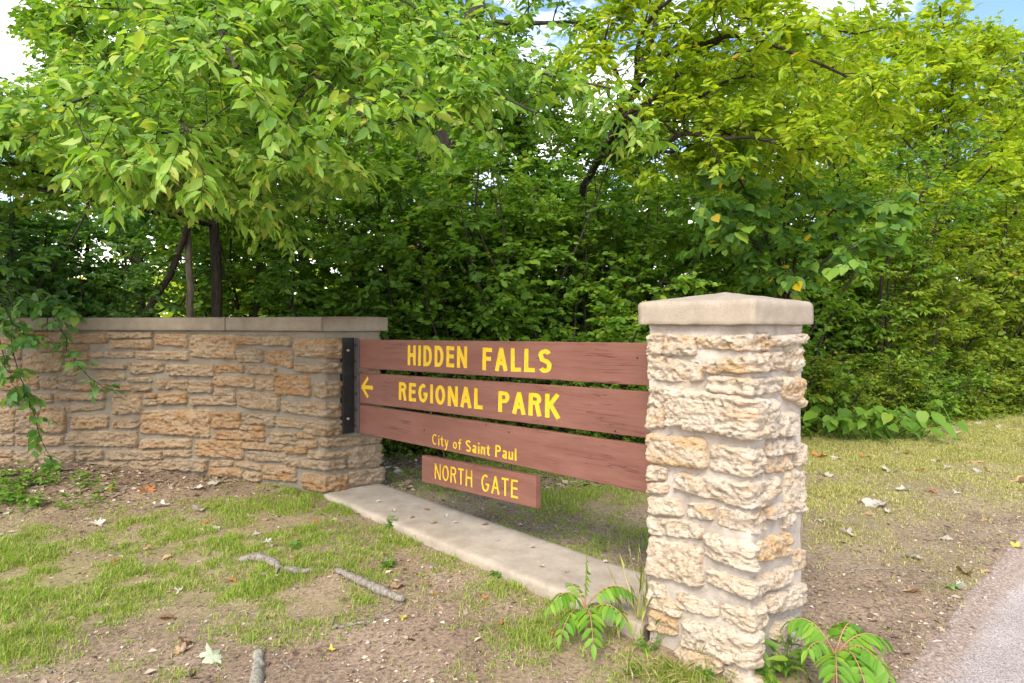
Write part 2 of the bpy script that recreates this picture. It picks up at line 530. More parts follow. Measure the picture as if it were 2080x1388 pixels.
def ground_mat():
    m, t, p = new_mat('park_soil')
    co = N(t, 'ShaderNodeTexCoord').outputs['Object']
    at_ = N(t, 'ShaderNodeAttribute', attribute_name='cover')
    n1 = noise(t, co, 1.6, 6, 0.65)
    r1 = ramp(t, [(0.3, (0.21, 0.148, 0.098)), (0.55, (0.31, 0.228, 0.158)), (0.75, (0.39, 0.30, 0.215))])
    t.links.new(n1.outputs['Fac'], r1.inputs['Fac'])
    n2 = noise(t, co, 42, 7, 0.75)
    r2 = ramp(t, [(0.36, (0.34, 0.3, 0.27)), (0.5, (1, 1, 1)), (0.62, (1.45, 1.38, 1.28))])
    t.links.new(n2.outputs['Fac'], r2.inputs['Fac'])
    soil = mixc(t, 0.9, r1.outputs['Color'], r2.outputs['Color'], 'MULTIPLY')
    n3 = noise(t, co, 9, 6, 0.7)
    r3 = ramp(t, [(0.35, (0.22, 0.23, 0.06)), (0.5, (0.34, 0.31, 0.11)), (0.68, (0.44, 0.36, 0.20))])
    t.links.new(n3.outputs['Fac'], r3.inputs['Fac'])
    c = mixc(t, math_n(t, 'MULTIPLY', at_.outputs['Fac'], 0.65), soil, r3.outputs['Color'])
    dk = N(t, 'ShaderNodeAttribute', attribute_name='mulch')
    c = mixc(t, math_n(t, 'MULTIPLY', dk.outputs['Fac'], 0.8), c, mixc(t, n2.outputs['Fac'], (0.06, 0.045, 0.035), (0.20, 0.14, 0.105)))
    t.links.new(c, p.inputs['Base Color'])
    p.inputs['Roughness'].default_value = 0.97
    h = math_n(t, 'ADD', n2.outputs['Fac'], noise(t, co, 120, 4, 0.7).outputs['Fac'])
    bump(t, p, h, 0.8, 0.012)
    return m
M_GROUND = ground_mat()
def road_mat():
    m, t, p = new_mat('worn_asphalt')
    co = N(t, 'ShaderNodeTexCoord').outputs['Object']
    n = noise(t, co, 120, 4, 0.8)
    r = ramp(t, [(0.36, (0.10, 0.085, 0.075)), (0.48, (0.34, 0.30, 0.27)), (0.60, (0.56, 0.51, 0.46))])
    t.links.new(n.outputs['Fac'], r.inputs['Fac'])
    n2 = noise(t, co, 2.3, 5, 0.6)
    r2 = ramp(t, [(0.35, (0.82, 0.78, 0.76)), (0.65, (1.08, 1.05, 1.04))])
    t.links.new(n2.outputs['Fac'], r2.inputs['Fac'])
    base = mixc(t, 1.0, r.outputs['Color'], r2.outputs['Color'], 'MULTIPLY')
    ed = N(t, 'ShaderNodeAttribute', attribute_name='dust')
    n4 = noise(t, co, 14, 6, 0.75)
    sm = math_n(t, 'ADD', math_n(t, 'MULTIPLY', ed.outputs['Fac'], 1.25), math_n(t, 'SUBTRACT', n4.outputs['Fac'], 0.75))
    r4 = ramp(t, [(0.15, (0, 0, 0)), (0.42, (1, 1, 1))])
    t.links.new(sm, r4.inputs['Fac'])
    n5 = noise(t, co, 60, 6, 0.75)
    r5 = ramp(t, [(0.35, (0.13, 0.095, 0.07)), (0.52, (0.33, 0.25, 0.195)), (0.64, (0.50, 0.41, 0.34))])
    t.links.new(n5.outputs['Fac'], r5.inputs['Fac'])
    t.links.new(mixc(t, r4.outputs['Color'], base, r5.outputs['Color']), p.inputs['Base Color'])
    p.inputs['Roughness'].default_value = 0.92
    bump(t, p, n.outputs['Fac'], 0.8, 0.006)
    return m
M_ROAD = road_mat()
# ------------------------------------------------------------------ ground and road
BLOBS = [  # photo px centre, radii, strength of green cover
    (90, 1180, 260, 75, 1.0), (380, 1190, 280, 65, .9), (330, 1105, 300, 45, .75), (610, 1065, 210, 52, .7), (600, 1235, 110, 42, .9),
    (40, 1300, 110, 70, .8), (640, 1000, 80, 30, .7), (230, 1250, 160, 30, .6), (820, 1120, 120, 50, .35), (540, 1150, 200, 40, .55),
    (1060, 1200, 100, 50, .4), (1150, 1270, 140, 60, .55), (1380, 1370, 240, 60, .5), (760, 1060, 70, 40, .5), (520, 1290, 90, 25, .35),
    (250, 1370, 110, 25, .45), (1100, 1370, 200, 30, .22), (740, 1190, 60, 40, .5), (1240, 1100, 120, 60, .3), (1180, 1020, 160, 40, .3), (1000, 960, 160, 40, .5)]
LAWN = [(1760, 920, 420, 70, 1.0), (1990, 900, 220, 110, 1.0), (1720, 1010, 200, 60, .8), (1720, 1090, 110, 45, .45), (1870, 1130, 130, 40, .3), (2010, 1010, 160, 40, .5), (1950, 1180, 60, 40, .4), (1800, 860, 300, 30, .7)]
def blob(px, py, L):
    r = np.zeros_like(px)
    for cx, cy, rx, ry, s in L:
        r = np.maximum(r, s * np.exp(-(((px - cx) / rx) ** 2 + ((py - cy) / ry) ** 2)))
    return r
def covers(x, y):
    z = ground_z(x, y)
    yy = np.maximum(y, 0.4)
    px = HX + FOC * x / yy
    py = HY - FOC * (z - EYE) / yy
    g, l = blob(px, py, BLOBS), blob(px, py, LAWN)
    ok = y > 0.5
    far = sstep(y, 13, 22)
    return np.where(ok, g, 0), np.where(ok, np.maximum(l, far), 0)

def axis(lo, hi, d, far, nfar):
    mid = np.arange(lo, hi + d / 2, d)
    k = np.linspace(0, 1, nfar + 1)[1:]
    grow = far * (np.exp(6.5 * k) - 1) / (math.exp(6.5) - 1)
    return np.concatenate([(lo - grow)[::-1], mid, hi + grow])
xs = axis(-6.5, 6.5, 0.05, 900, 26)
ys = axis(1.2, 11.5, 0.05, 1400, 30)
X, Y = np.meshgrid(xs, ys, indexing='ij')
Z = ground_z(X, Y)
me = mesh_np('ground', np.stack([X, Y, Z], -1).reshape(-1, 3), [grid_faces(len(xs), len(ys))])
smooth(me)
g, l = covers(X.ravel(), Y.ravel())
nz = 0.6 + 0.9 * fbm(np.stack([X.ravel(), Y.ravel(), 0 * X.ravel()], -1) * 3.2, 21, 4)
att = me.attributes.new('cover', 'FLOAT', 'POINT')
att.data.foreach_set('value', np.clip(np.maximum(g * 0.75, l) * (0.55 + nz * 0.7), 0, 1).astype(np.float32))
am, bm_ = gate_ab(X.ravel(), Y.ravel())
mul = sstep(Y.ravel(), 6.6, 8.2) * (1 - sstep(X.ravel(), 1.6, 3.6)) * (1 - sstep(Y.ravel(), 24, 40))
mul = np.maximum(mul, 0.8 * np.exp(-((X.ravel() + 5.0) / 2.0) ** 2 - ((Y.ravel() - 6.5) / .55) ** 2))
mul = np.maximum(mul, .75 * sstep(Y.ravel(), 8.9, 9.8) * sstep(X.ravel(), 1.5, 3.0) * (1 - sstep(Y.ravel(), 24, 40)))
att = me.attributes.new('mulch', 'FLOAT', 'POINT')
att.data.foreach_set('value', mul.astype(np.float32))
tag(obj('ground', me, M_GROUND), kind='structure')

# road sheet: strip running along B, its ragged edge .46 m in front of the pillar
nb, na = 500, 10
bb = np.concatenate([np.linspace(-30, -3, 40), np.linspace(-3, 9, 420)[1:], np.linspace(9, 120, 41)[1:]])
aa = np.array([0, .02, .06, .12, .2, .3, .45, .8, 1.6, 2.6, 3.8, 5.2, 6.0])
Bm, Am = np.meshgrid(bb, aa, indexing='ij')
edge = 0.40 + 0.05 * fbm(np.stack([bb * 2.2, 0 * bb, 0 * bb], -1), 31, 5, 0.65)
P = gate(-(edge[:, None] + Am), Bm, 0.0)
zz = ground_z(P[..., 0], P[..., 1])
P[..., 2] = np.where(Am < 0.03, zz - 0.006 + Am * .5, np.maximum(zz, -0.085) + 0.006)
me = mesh_np('road', P.reshape(-1, 3), [grid_faces(len(bb), len(aa))[:, ::-1]])
smooth(me)
att = me.attributes.new('dust', 'FLOAT', 'POINT')
att.data.foreach_set('value', np.clip(1 - Am / .30, 0, 1).ravel().astype(np.float32))
tag(obj('road', me, M_ROAD), kind='structure')

# ------------------------------------------------------------------ stone laying on vertical faces
class Path:
    """plan polyline; u is the length along it; outward is to the right of travel"""
    def __init__(self, pts, r=0.035):
        self.p = np.asarray(pts, float)
        d = np.diff(self.p, axis=0)
        self.len = np.linalg.norm(d, axis=1)
        self.d = d / self.len[:, None]
        self.n = np.stack([self.d[:, 1], -self.d[:, 0]], 1)
        self.u0 = np.concatenate([[0], np.cumsum(self.len)])
        self.r = r
    def pos(self, u):
        u = np.asarray(u, float)
        k = np.clip(np.searchsorted(self.u0, u, side='right') - 1, 0, len(self.len) - 1)
        P = self.p[k] + self.d[k] * (u - self.u0[k])[..., None]
        nrm = self.n[k].copy()
        for c in range(1, len(self.len)):
            w = (u - self.u0[c]) / self.r
            m = np.abs(w) < 1
            t = (w[m] * 0.5 + 0.5)[:, None]
            nrm[m] = self.n[c - 1] * (1 - t) + self.n[c] * t
        nrm /= np.linalg.norm(nrm, axis=1)[:, None]
        return P, nrm
    def hit(self, px, py):
        """photo pixel -> (u, z) on the nearest camera-facing face"""
        r = ray(px, py)
        best = None
        for k in range(len(self.len)):
            if self.n[k] @ (-(self.p[k])) <= 0: continue
            M = np.array([[self.d[k][0], -r[0]], [self.d[k][1], -r[1]]])
            t, s = np.linalg.solve(M, -self.p[k])
            over = max(0, -t, t - self.len[k])
            if over < 0.12 and s > 0:
                key = (over > 1e-6, s)
                if best is None or key < best[0]:
                    best = (key, self.u0[k] + np.clip(t, 0, self.len[k]), s)
        if best is None:
            return None
        return best[1], EYE + r[2] * best[2]

def lay_stone(path, q, res, prot, seed, name, mat, parent, origin, grow=.012, crag=1.0, bed=1.0):
    """q = (u_left, z_top, z_bottom, u_right, z_top, z_bottom)"""
    ul, tl, bl, ur, tr, br = q
    ul -= grow; ur += grow; tl += grow; tr += grow; bl -= grow; br -= grow
    nu = max(6, int((ur - ul) / res) + 2)
    nv = max(5, int(max(tl - bl, tr - br) / res) + 2)
    rs = np.random.default_rng(seed)
    s = np.linspace(0, 1, nu); t = np.linspace(0, 1, nv)
    S, T = np.meshgrid(s, t, indexing='ij')
    wob = rs.uniform(-.012, .012, 4)
    U = ul + (ur - ul) * S + (T - .5) * (wob[0] + (wob[1] - wob[0]) * S) * 1.4
    zt = tl + (tr - tl) * S; zb = bl + (br - bl) * S
    Zz = zb + (zt - zb) * T
    pt = np.stack([U.ravel(), Zz.ravel(), 0 * U.ravel() + seed * 3.1], -1)
    # ragged outline: stronger near the rim
    rim = np.minimum(np.minimum(S, 1 - S) * (ur - ul), np.minimum(T, 1 - T) * (zt - zb))
    edgew = np.exp(-rim / .02).ravel()
    U = U + (fbm(pt * 26, 3, 3) * .015 * edgew).reshape(U.shape)
    Zz = Zz + (fbm(pt * 26 + 40, 5, 3) * .013 * edgew).reshape(U.shape)
    # corners pulled in
    cx = np.maximum(np.abs(S - .5) * 2 - (1 - .05 / (ur - ul)), 0) * (ur - ul); cz = np.maximum(np.abs(T - .5) * 2 - .55, 0)
    Zz = Zz - np.sign(T - .5) * cx * cz * 0.9
    prof = 1 - np.exp(-(rim / .0065) ** 1.2)
    rough = fbm(pt * np.array([14, 14 + 20 * bed, 20]), 11, 4, .6).reshape(U.shape)
    fine = fbm(pt * np.array([60, 60 + 50 * bed, 60]), 15, 3, .6).reshape(U.shape)
    tilt = rs.uniform(-.55, .35) * (T - .5) + rs.uniform(-.4, .4) * (S - .5)
    led = Zz + .02 * fbm(pt * np.array([7, 3, 7]) + 90, 27, 3).reshape(U.shape)
    led = (led * 26 + seed * .37) % 1.0
    ridge = (.5 - np.abs(fbm(pt * np.array([9, 10 + 16 * bed, 14]) + 60, 19, 4, .55))).reshape(U.shape)
    pit = np.minimum(0, fbm(pt * np.array([38, 46, 40]) + 11, 23, 3, .55).reshape(U.shape) + .12)
    h = prof * (prot * (1 + tilt) + (rough * .018 + fine * .011 + (ridge - .25) * .026 + pit * .032 + (led ** 3 - .25) * .006 * bed) * crag) - .016 * np.exp(-rim / .004)
    Pxy, nr = path.pos(U.ravel())
    Pxy = Pxy + nr * h.ravel()[:, None]
    V = np.concatenate([Pxy, Zz.ravel()[:, None]], 1)
    me = mesh_np(name, rel(V, origin), [grid_faces(nu, nv)])      # left flat-shaded: crisp split faces
    return obj(name, me, mat, parent)

def core_faces(path, z0, z1, nz, name, mat, parent, origin, du=0.03, amp=.006, close_top=False):
    us = np.concatenate([np.linspace(path.u0[k], path.u0[k + 1], max(2, int(path.len[k] / du)), endpoint=False) for k in range(len(path.len))] + [[path.u0[-1]]])
    zs = np.linspace(z0, z1, nz)
    U, Zz = np.meshgrid(us, zs, indexing='ij')
    P, nr = path.pos(U.ravel())
    h = fbm(np.stack([U.ravel() * 9, Zz.ravel() * 9, 0 * U.ravel()], -1), 41, 4) * amp
    V = np.concatenate([P + nr * h[:, None], Zz.ravel()[:, None]], 1)
    me = mesh_np(name, rel(V, origin), [grid_faces(len(us), nz)])
    smooth(me)
    return obj(name, me, mat, parent)

ZOOM = {'A': (1280, 570, .1875), 'B': (1280, 820, .1875), 'C': (1280, 1060, .23636), 'D': (0, 660, .21614), 'E': (270, 660, .23768), 'F': (520, 660, .2521), 'P': (0, 0, 1.0)}
def stones_from(path, table):
    for row in table:
        zx, zy, k = ZOOM[row[0]]
        xl, tl, bl, xr, tr, br = row[1:]
        c = [path.hit(zx + xl * k, zy + tl * k), path.hit(zx + xl * k, zy + bl * k), path.hit(zx + xr * k, zy + tr * k), path.hit(zx + xr * k, zy + br * k)]
        if any(v is None for v in c):
            continue
        yield (c[0][0], c[0][1], c[1][1], c[2][0], c[2][1], c[3][1])

# ------------------------------------------------------------------ gate pillar
PB = gate(.325, .325, -.05)
pillar = root('stone_pillar', PB, 'pale limestone gate pillar with a peaked concrete cap beside the road', 'pillar')
I0, I1 = .045, .605
pp = Path([gate(I1, I0, 0)[:2], gate(I0, I0, 0)[:2], gate(I0, I1, 0)[:2], gate(I1, I1, 0)[:2], gate(I1, I0, 0)[:2]])
core_faces(pp, -.25, 1.66, 130, 'mortar_core', M_MORTAR_P, pillar, PB, .014, .014)
PT = [('A',150,590,790,345,590,795),('A',400,600,790,720,610,790),('A',755,615,720,1470,590,740),('A',1490,630,690,1910,580,670),
 ('A',140,815,1060,780,900,1080),('A',845,890,980,1480,780,950),('A',1490,800,960,1690,790,960),('A',1710,790,970,1935,720,960),
 ('A',880,1050,1185,1600,1060,1180),('A',1620,1060,1230,1935,1070,1340),('P',1305,787,867,1354,788,866),('P',1364,787,862,1568,814,884),
 ('B',1550,130,330,1750,110,340),('B',1765,120,340,1960,100,320),('B',170,335,605,820,400,685),('B',900,450,700,1410,500,745),
 ('B',1450,420,550,1735,390,510),('B',1450,590,740,1720,560,700),('B',1770,450,660,1940,430,630),('B',175,660,815,390,710,820),
 ('B',175,860,940,395,870,960),('B',510,760,900,1430,830,1080),('B',1435,860,1040,1585,810,960),('B',1665,740,1150,1945,700,1130),
 ('B',170,1020,1160,540,1050,1190),('B',640,1090,1200,900,1120,1250),('B',985,1130,1290,1440,1170,1350),('B',1450,1140,1250,1620,1090,1190),
 ('P',1310,1050,1079,1424,1066,1091),('P',1613,1050,1088,1649,1040,1080),('C',140,130,420,610,240,540),('C',665,110,270,1050,190,400),
 ('C',1085,190,320,1330,90,270),('C',1400,260,400,1540,210,340),('C',690,410,510,1345,380,490),('C',1160,640,760,1545,480,640),
 ('C',130,490,690,300,540,750),('C',420,620,730,745,700,800),('C',810,720,820,1140,690,880),('C',160,760,920,400,800,960),
 ('C',470,850,1040,1080,920,1200),('C',1230,860,1000,1380,830,960),('C',830,1240,1390,1190,1260,1400),('C',400,1090,1250,800,1150,1280),('C',310,700,770,430,720,800),('C',1240,1030,1190,1390,990,1120),('B',1640,1230,1330,1740,1190,1280),('A',1640,700,770,1800,690,760),('C',1200,920,990,1225,915,985),('C',1560,690,760,1590,680,740)]
for k, q in enumerate(stones_from(pp, PT)):
    lay_stone(pp, q, .0065, .052 if k == 11 else RNG.uniform(.018, .042), 100 + k, 'stone', M_STONE_P, pillar, PB, .016, 1.25, RNG.choice([.1, .1, .3, .7]))
# the two faces turned away from the road
rs = np.random.default_rng(3)
for f in (2, 3):
    z = 1.58
    while z > -.1:
        hgt = rs.uniform(.07, .14)
        u = pp.u0[f] + .03
        while u < pp.u0[f + 1] - .08:
            w = min(rs.uniform(.12, .3), pp.u0[f + 1] - .03 - u)
            lay_stone(pp, (u, z, z - hgt + .02, u + w - .025, z, z - hgt + .02), .02, .022, int(900 + z * 100 + u * 977), 'stone', M_STONE_P, pillar, PB)
            u += w
        z -= hgt
# cap: block with worn edges and a low pyramid top
def cap_block(lo, hi, z0, z1, apex, jag, origin, name, mat, parent, n=26):
    m = Acc()
    s = np.linspace(0, 1, n)
    ring = []
    def corner_ring(ins, z):
        a0, a1, b0, b1 = lo + ins, hi - ins, lo + ins, hi - ins
        P = [gate(a0, b0 + (b1 - b0) * s[:-1], z), gate(a0 + (a1 - a0) * s[:-1], b1, z), gate(a1, b1 - (b1 - b0) * s[:-1], z), gate(a1 - (a1 - a0) * s[:-1], b0, z)]
        return np.concatenate(P)
    levels = [(0.05, z0 + .002), (.004, z0), (0, z0 + .006)] + [(0, z) for z in np.linspace(z0 + .02, z1 - .028, 7)] + [(.003, z1 - .016), (.011, z1 - .004), (.026, z1 + .001)]
    for q in np.linspace(.05, .32, 9):
        levels.append((q, z1 + (apex - z1) * (q - .02) / .305))
    R = np.array([corner_ring(i, z) for i, z in levels])
    nl, nr, _ = R.shape
    V = R.transpose(1, 0, 2).reshape(-1, 3)
    V += (np.stack([fbm(V * 22, 61 + c, 4) for c in range(3)], -1)) * jag
    F = grid_faces(nr, nl, True)
    me = mesh_np(name, rel(V, origin), [F])
    smooth(me)
    return obj(name, me, mat, parent)
cap_block(0, .65, 1.650, 1.772, 1.822, .006, PB, 'cap', M_CAP_P, pillar)

# ------------------------------------------------------------------ stone wall
wc = gate(4.211, .023, 0)[:2]
we = gate(4.211, .615, 0)[:2]
front = np.array([[-8.2, 7.30], [-6.8, 7.20], [-5.5, 7.06], [-4.4, 6.92], [-3.4, 6.72], [-2.55, 6.42], wc])
# gentle curve through the points
def smooth_line(p, n=8):
    p = np.asarray(p); m = np.gradient(p, axis=0)
    out = []
    for k in range(len(p) - 1):
        for t in np.arange(n) / n:
            h = [2*t**3-3*t**2+1, t**3-2*t**2+t, -2*t**3+3*t**2, t**3-t**2]
            out.append(h[0]*p[k] + h[1]*m[k] + h[2]*p[k+1] + h[3]*m[k+1])
    out.append(p[-1])
    return np.array(out)
fl = smooth_line(front, 6)
fd = np.gradient(fl, axis=0); fd /= np.linalg.norm(fd, axis=1)[:, None]
back = fl + np.stack([-fd[:, 1], fd[:, 0]], 1) * .5
back = back[back[:, 0] < we[0] - .25]
wp = Path(np.concatenate([fl, [we], back[::-1]]), r=.05)
WB = np.array([fl[len(fl) // 2][0], fl[len(fl) // 2][1], .1])
wall = root('stone_wall', WB, 'long tan limestone wall with flat concrete coping behind the left end of the sign', 'wall')
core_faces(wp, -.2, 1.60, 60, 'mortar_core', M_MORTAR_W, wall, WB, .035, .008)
WT = [('D',180,70,180,340,60,170),('D',640,90,170,1010,85,170),('D',1030,75,125,1440,70,120),('D',1060,150,215,1440,140,210),('D',850,255,305,1260,260,310),
 ('D',240,280,450,590,260,430),('D',0,370,430,220,360,430),('D',740,370,400,1190,375,415),('D',930,460,510,1180,455,515),('D',1040,560,610,1230,560,615),
 ('D',560,500,600,700,500,600),('D',540,640,710,990,640,700),('D',1080,660,840,1330,660,830),('D',640,760,815,980,750,790),('D',400,780,1010,620,770,1010),
 ('D',680,860,980,1030,850,960),('D',1080,890,965,1310,890,960),('D',640,1010,1130,1300,1000,1140),('D',170,1060,1130,380,1050,1120),('D',0,780,1020,140,790,1000),
 ('D',0,1040,1130,140,1040,1120),('D',150,1190,1320,370,1190,1320),('D',740,1170,1270,970,1170,1260),('D',1020,1190,1260,1420,1180,1260),('D',0,1180,1235,130,1180,1230),
 ('D',670,1310,1370,1200,1290,1370),('D',1230,1310,1400,1480,1300,1400),('D',0,650,740,210,650,740),('D',380,180,250,620,190,250),('D',0,130,330,200,130,320),
 ('D',180,800,1020,380,800,1010),('D',400,1050,1130,600,1050,1120),('D',390,1190,1310,700,1180,1300),('D',0,1260,1340,130,1250,1330),('D',360,70,160,620,80,160),('D',390,490,600,540,490,600),('D',190,650,740,500,650,720),
 ('D',0,460,610,180,460,600),('D',200,470,610,370,480,600),('D',600,380,470,730,380,470),('D',640,190,240,830,190,240),('D',700,560,610,1010,560,610),('D',620,270,330,830,270,330),('D',140,1340,1420,640,1330,1420),
 ('E',200,80,160,470,85,190),('E',510,90,270,895,90,290),('E',900,95,160,1360,100,180),('E',30,230,290,480,230,300),('E',-20,325,425,265,330,400),
 ('E',310,340,430,700,345,440),('E',720,345,400,950,335,405),('E',990,350,410,1225,365,430),('E',910,215,315,1115,210,320),('E',-30,455,485,165,455,480),
 ('E',5,520,570,160,520,560),('E',205,465,545,470,470,545),('E',480,480,580,685,480,575),('E',705,440,515,1045,450,530),('E',1065,455,550,1215,460,560),
 ('E',105,595,620,205,590,620),('E',235,590,670,465,575,670),('E',510,620,690,885,610,680),('E',710,550,600,880,545,600),('E',105,640,690,215,635,680),
 ('E',915,570,690,1255,600,735),('E',85,740,920,665,730,960),('E',690,740,880,930,750,880),('E',955,755,840,1216,770,870),('E',720,905,970,1125,910,990),
 ('E',935,860,890,1125,870,900),('E',90,980,1050,500,980,1045),('E',550,990,1110,950,990,1145),('E',275,1075,1120,500,1075,1120),('E',0,1075,1145,260,1080,1140),
 ('E',0,1160,1240,270,1160,1240),('E',280,1150,1230,640,1150,1250),('E',665,1160,1205,860,1160,1205),('E',670,1220,1280,950,1225,1300),('E',890,1170,1200,1115,1190,1240),
 ('E',955,1010,1050,1300,1020,1070),('E',990,1075,1150,1310,1095,1170),('E',960,1260,1330,1110,1260,1330),('E',1130,1210,1260,1290,1230,1280),
 ('E',10,150,200,170,140,200),
 ('F',330,115,245,690,110,270),('F',330,310,370,690,305,390),('F',485,470,580,690,450,580),('F',165,400,555,440,410,570),('F',85,215,300,300,210,350),
 ('F',215,620,690,690,620,740),('F',175,740,810,390,775,830),('F',400,760,870,695,770,880),('F',110,860,940,330,870,960),('F',350,870,910,470,885,915),
 ('F',340,940,980,500,935,985),('F',520,910,980,985,890,950),('F',430,1010,1065,735,1020,1050),('F',250,1070,1130,710,1080,1150),('F',740,1000,1160,1000,960,1130),
 ('F',745,1190,1290,1000,1150,1270),('F',385,1190,1310,735,1200,1320),('F',70,1130,1240,330,1150,1260),('F',245,985,1030,420,990,1035),
 ('F',720,120,240,985,110,230),('F',720,275,480,985,270,470),('F',720,510,650,990,505,640),('F',720,680,850,990,670,830)]
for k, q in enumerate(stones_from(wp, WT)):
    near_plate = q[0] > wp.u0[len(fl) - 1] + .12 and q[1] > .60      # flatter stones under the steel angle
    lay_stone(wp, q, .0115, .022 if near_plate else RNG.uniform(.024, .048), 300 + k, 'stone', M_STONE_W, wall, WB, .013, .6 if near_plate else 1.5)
# beyond the left edge of the picture and along the back: plainly coursed
rs = np.random.default_rng(11)
u_end = wp.hit(4, 800)[0] - .02
ranges = [(.02, u_end)] + [(wp.u0[len(fl)] + .12, wp.u0[len(fl)] + 3.4)]
for (ua, ub) in ranges:
    z = 1.56
    while z > .1:
        hgt = rs.uniform(.09, .17)
        u = ua
        while u < ub - .1:
            w = min(rs.uniform(.2, .5), ub - u)
            lay_stone(wp, (u, z, z - hgt + .025, u + w - .03, z, z - hgt + .025), .03, .026, int(2000 + z * 100 + u * 97), 'stone', M_STONE_W, wall, WB)
            u += w
        z -= hgt
# coping slabs, butted at the joints seen in the photo
CT, CBt = 1.722, 1.592
def off_line(line, d):
    t = np.gradient(line, axis=0); t /= np.linalg.norm(t, axis=1)[:, None]
    return line + np.stack([t[:, 1], -t[:, 0]], 1) * d
cf = off_line(fl, .055)
cf[-1] = gate(4.211 - .05, .023 - .055, 0)[:2]
cb = off_line(fl, -.57)
cb[-1] = gate(4.211 - .05, .615 + .055, 0)[:2]
ju = [np.argmin(np.abs(HX + FOC * cf[:, 0] / cf[:, 1] - jx)) for jx in (105, 447)]
cuts = [0, 6, ju[0], ju[1], len(fl) - 1]
def coping(line_f, line_b, lo_gap, hi_gap, seed):
    n = len(line_f)
    us = np.linspace(0, n - 1, max(30, n * 5))
    Fp = np.stack([np.interp(us, np.arange(n), line_f[:, c]) for c in (0, 1)], 1)
    Bp = np.stack([np.interp(us, np.arange(n), line_b[:, c]) for c in (0, 1)], 1)
    d0 = (Fp[1] - Fp[0]); d0 /= np.linalg.norm(d0); d1 = (Fp[-1] - Fp[-2]); d1 /= np.linalg.norm(d1)
    Fp[0] += d0 * lo_gap; Bp[0] += d0 * lo_gap; Fp[-1] -= d1 * hi_gap; Bp[-1] -= d1 * hi_gap
    prof = [(0.03, CBt + .001), (.004, CBt), (0, CBt + .006), (0, CBt + .04), (0, CBt + .08), (0, CT - .012), (.004, CT - .003), (.012, CT + .001), (.3, CT + .006), (.7, CT + .006), (.988, CT + .001), (.996, CT - .003), (1, CT - .012), (1, CBt + .006), (.97, CBt)]
    prof = [(q if q > .5 or q < .031 and False else q / .62 if q < .1 else q, z) for q, z in prof]
    R = np.array([[np.append(f + (b - f) * q, z) for q, z in prof] for f, b in zip(Fp, Bp)])
    nu, nv, _ = R.shape
    V = R.reshape(-1, 3)
    V = V + np.stack([fbm(V * 9, seed + c, 3) for c in range(3)], -1) * .0035
    m = Acc(); m.add(V, grid_faces(nu, nv)[:, ::-1])
    loop0 = np.arange(nv)[None, :]; loop1 = (np.arange(nv) + (nu - 1) * nv)[None, ::-1]
    m.F.setdefault(nv, []).append(loop0); m.F[nv].append(loop1)
    return m.mesh('cap_stone', WB)
for k in range(len(cuts) - 1):
    i0, i1 = cuts[k], cuts[k + 1]
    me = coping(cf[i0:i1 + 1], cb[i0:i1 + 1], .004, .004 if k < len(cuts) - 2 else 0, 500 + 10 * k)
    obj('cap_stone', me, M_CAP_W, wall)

# ------------------------------------------------------------------ concrete footing under the sign
SB = gate(2.4, .3, .0)
sa = np.linspace(.615, 4.19, 120)
prof = [(-.004, -.12), (-.002, 0.03), (.002, .052), (.012, .060)] + [(q, .062) for q in np.linspace(.06, .55, 8)] + [(.592, .060), (.602, .05), (.605, -.12)]
R = np.array([gate(a, np.array([p[0] for p in prof]), np.array([p[1] for p in prof]) + .02 * (a - .6) / 3.5) for a in sa])
V = R.reshape(-1, 3)
V += np.stack([fbm(V * 7, 71 + c, 4, .6) for c in range(3)], -1) * np.array([.003, .003, .003])
m = Acc(); m.add(V, grid_faces(len(sa), len(prof))[:, ::-1])
m.F[len(prof)] = [np.arange(len(prof))[None, :], (np.arange(len(prof)) + (len(sa) - 1) * len(prof))[None, ::-1]]
me = m.mesh('concrete_footing', SB); smooth(me)
slab = obj('concrete_footing', me, M_SLAB)
slab.location = SB
tag(slab, 'long low concrete footing strip on the ground below the sign boards', 'footing')
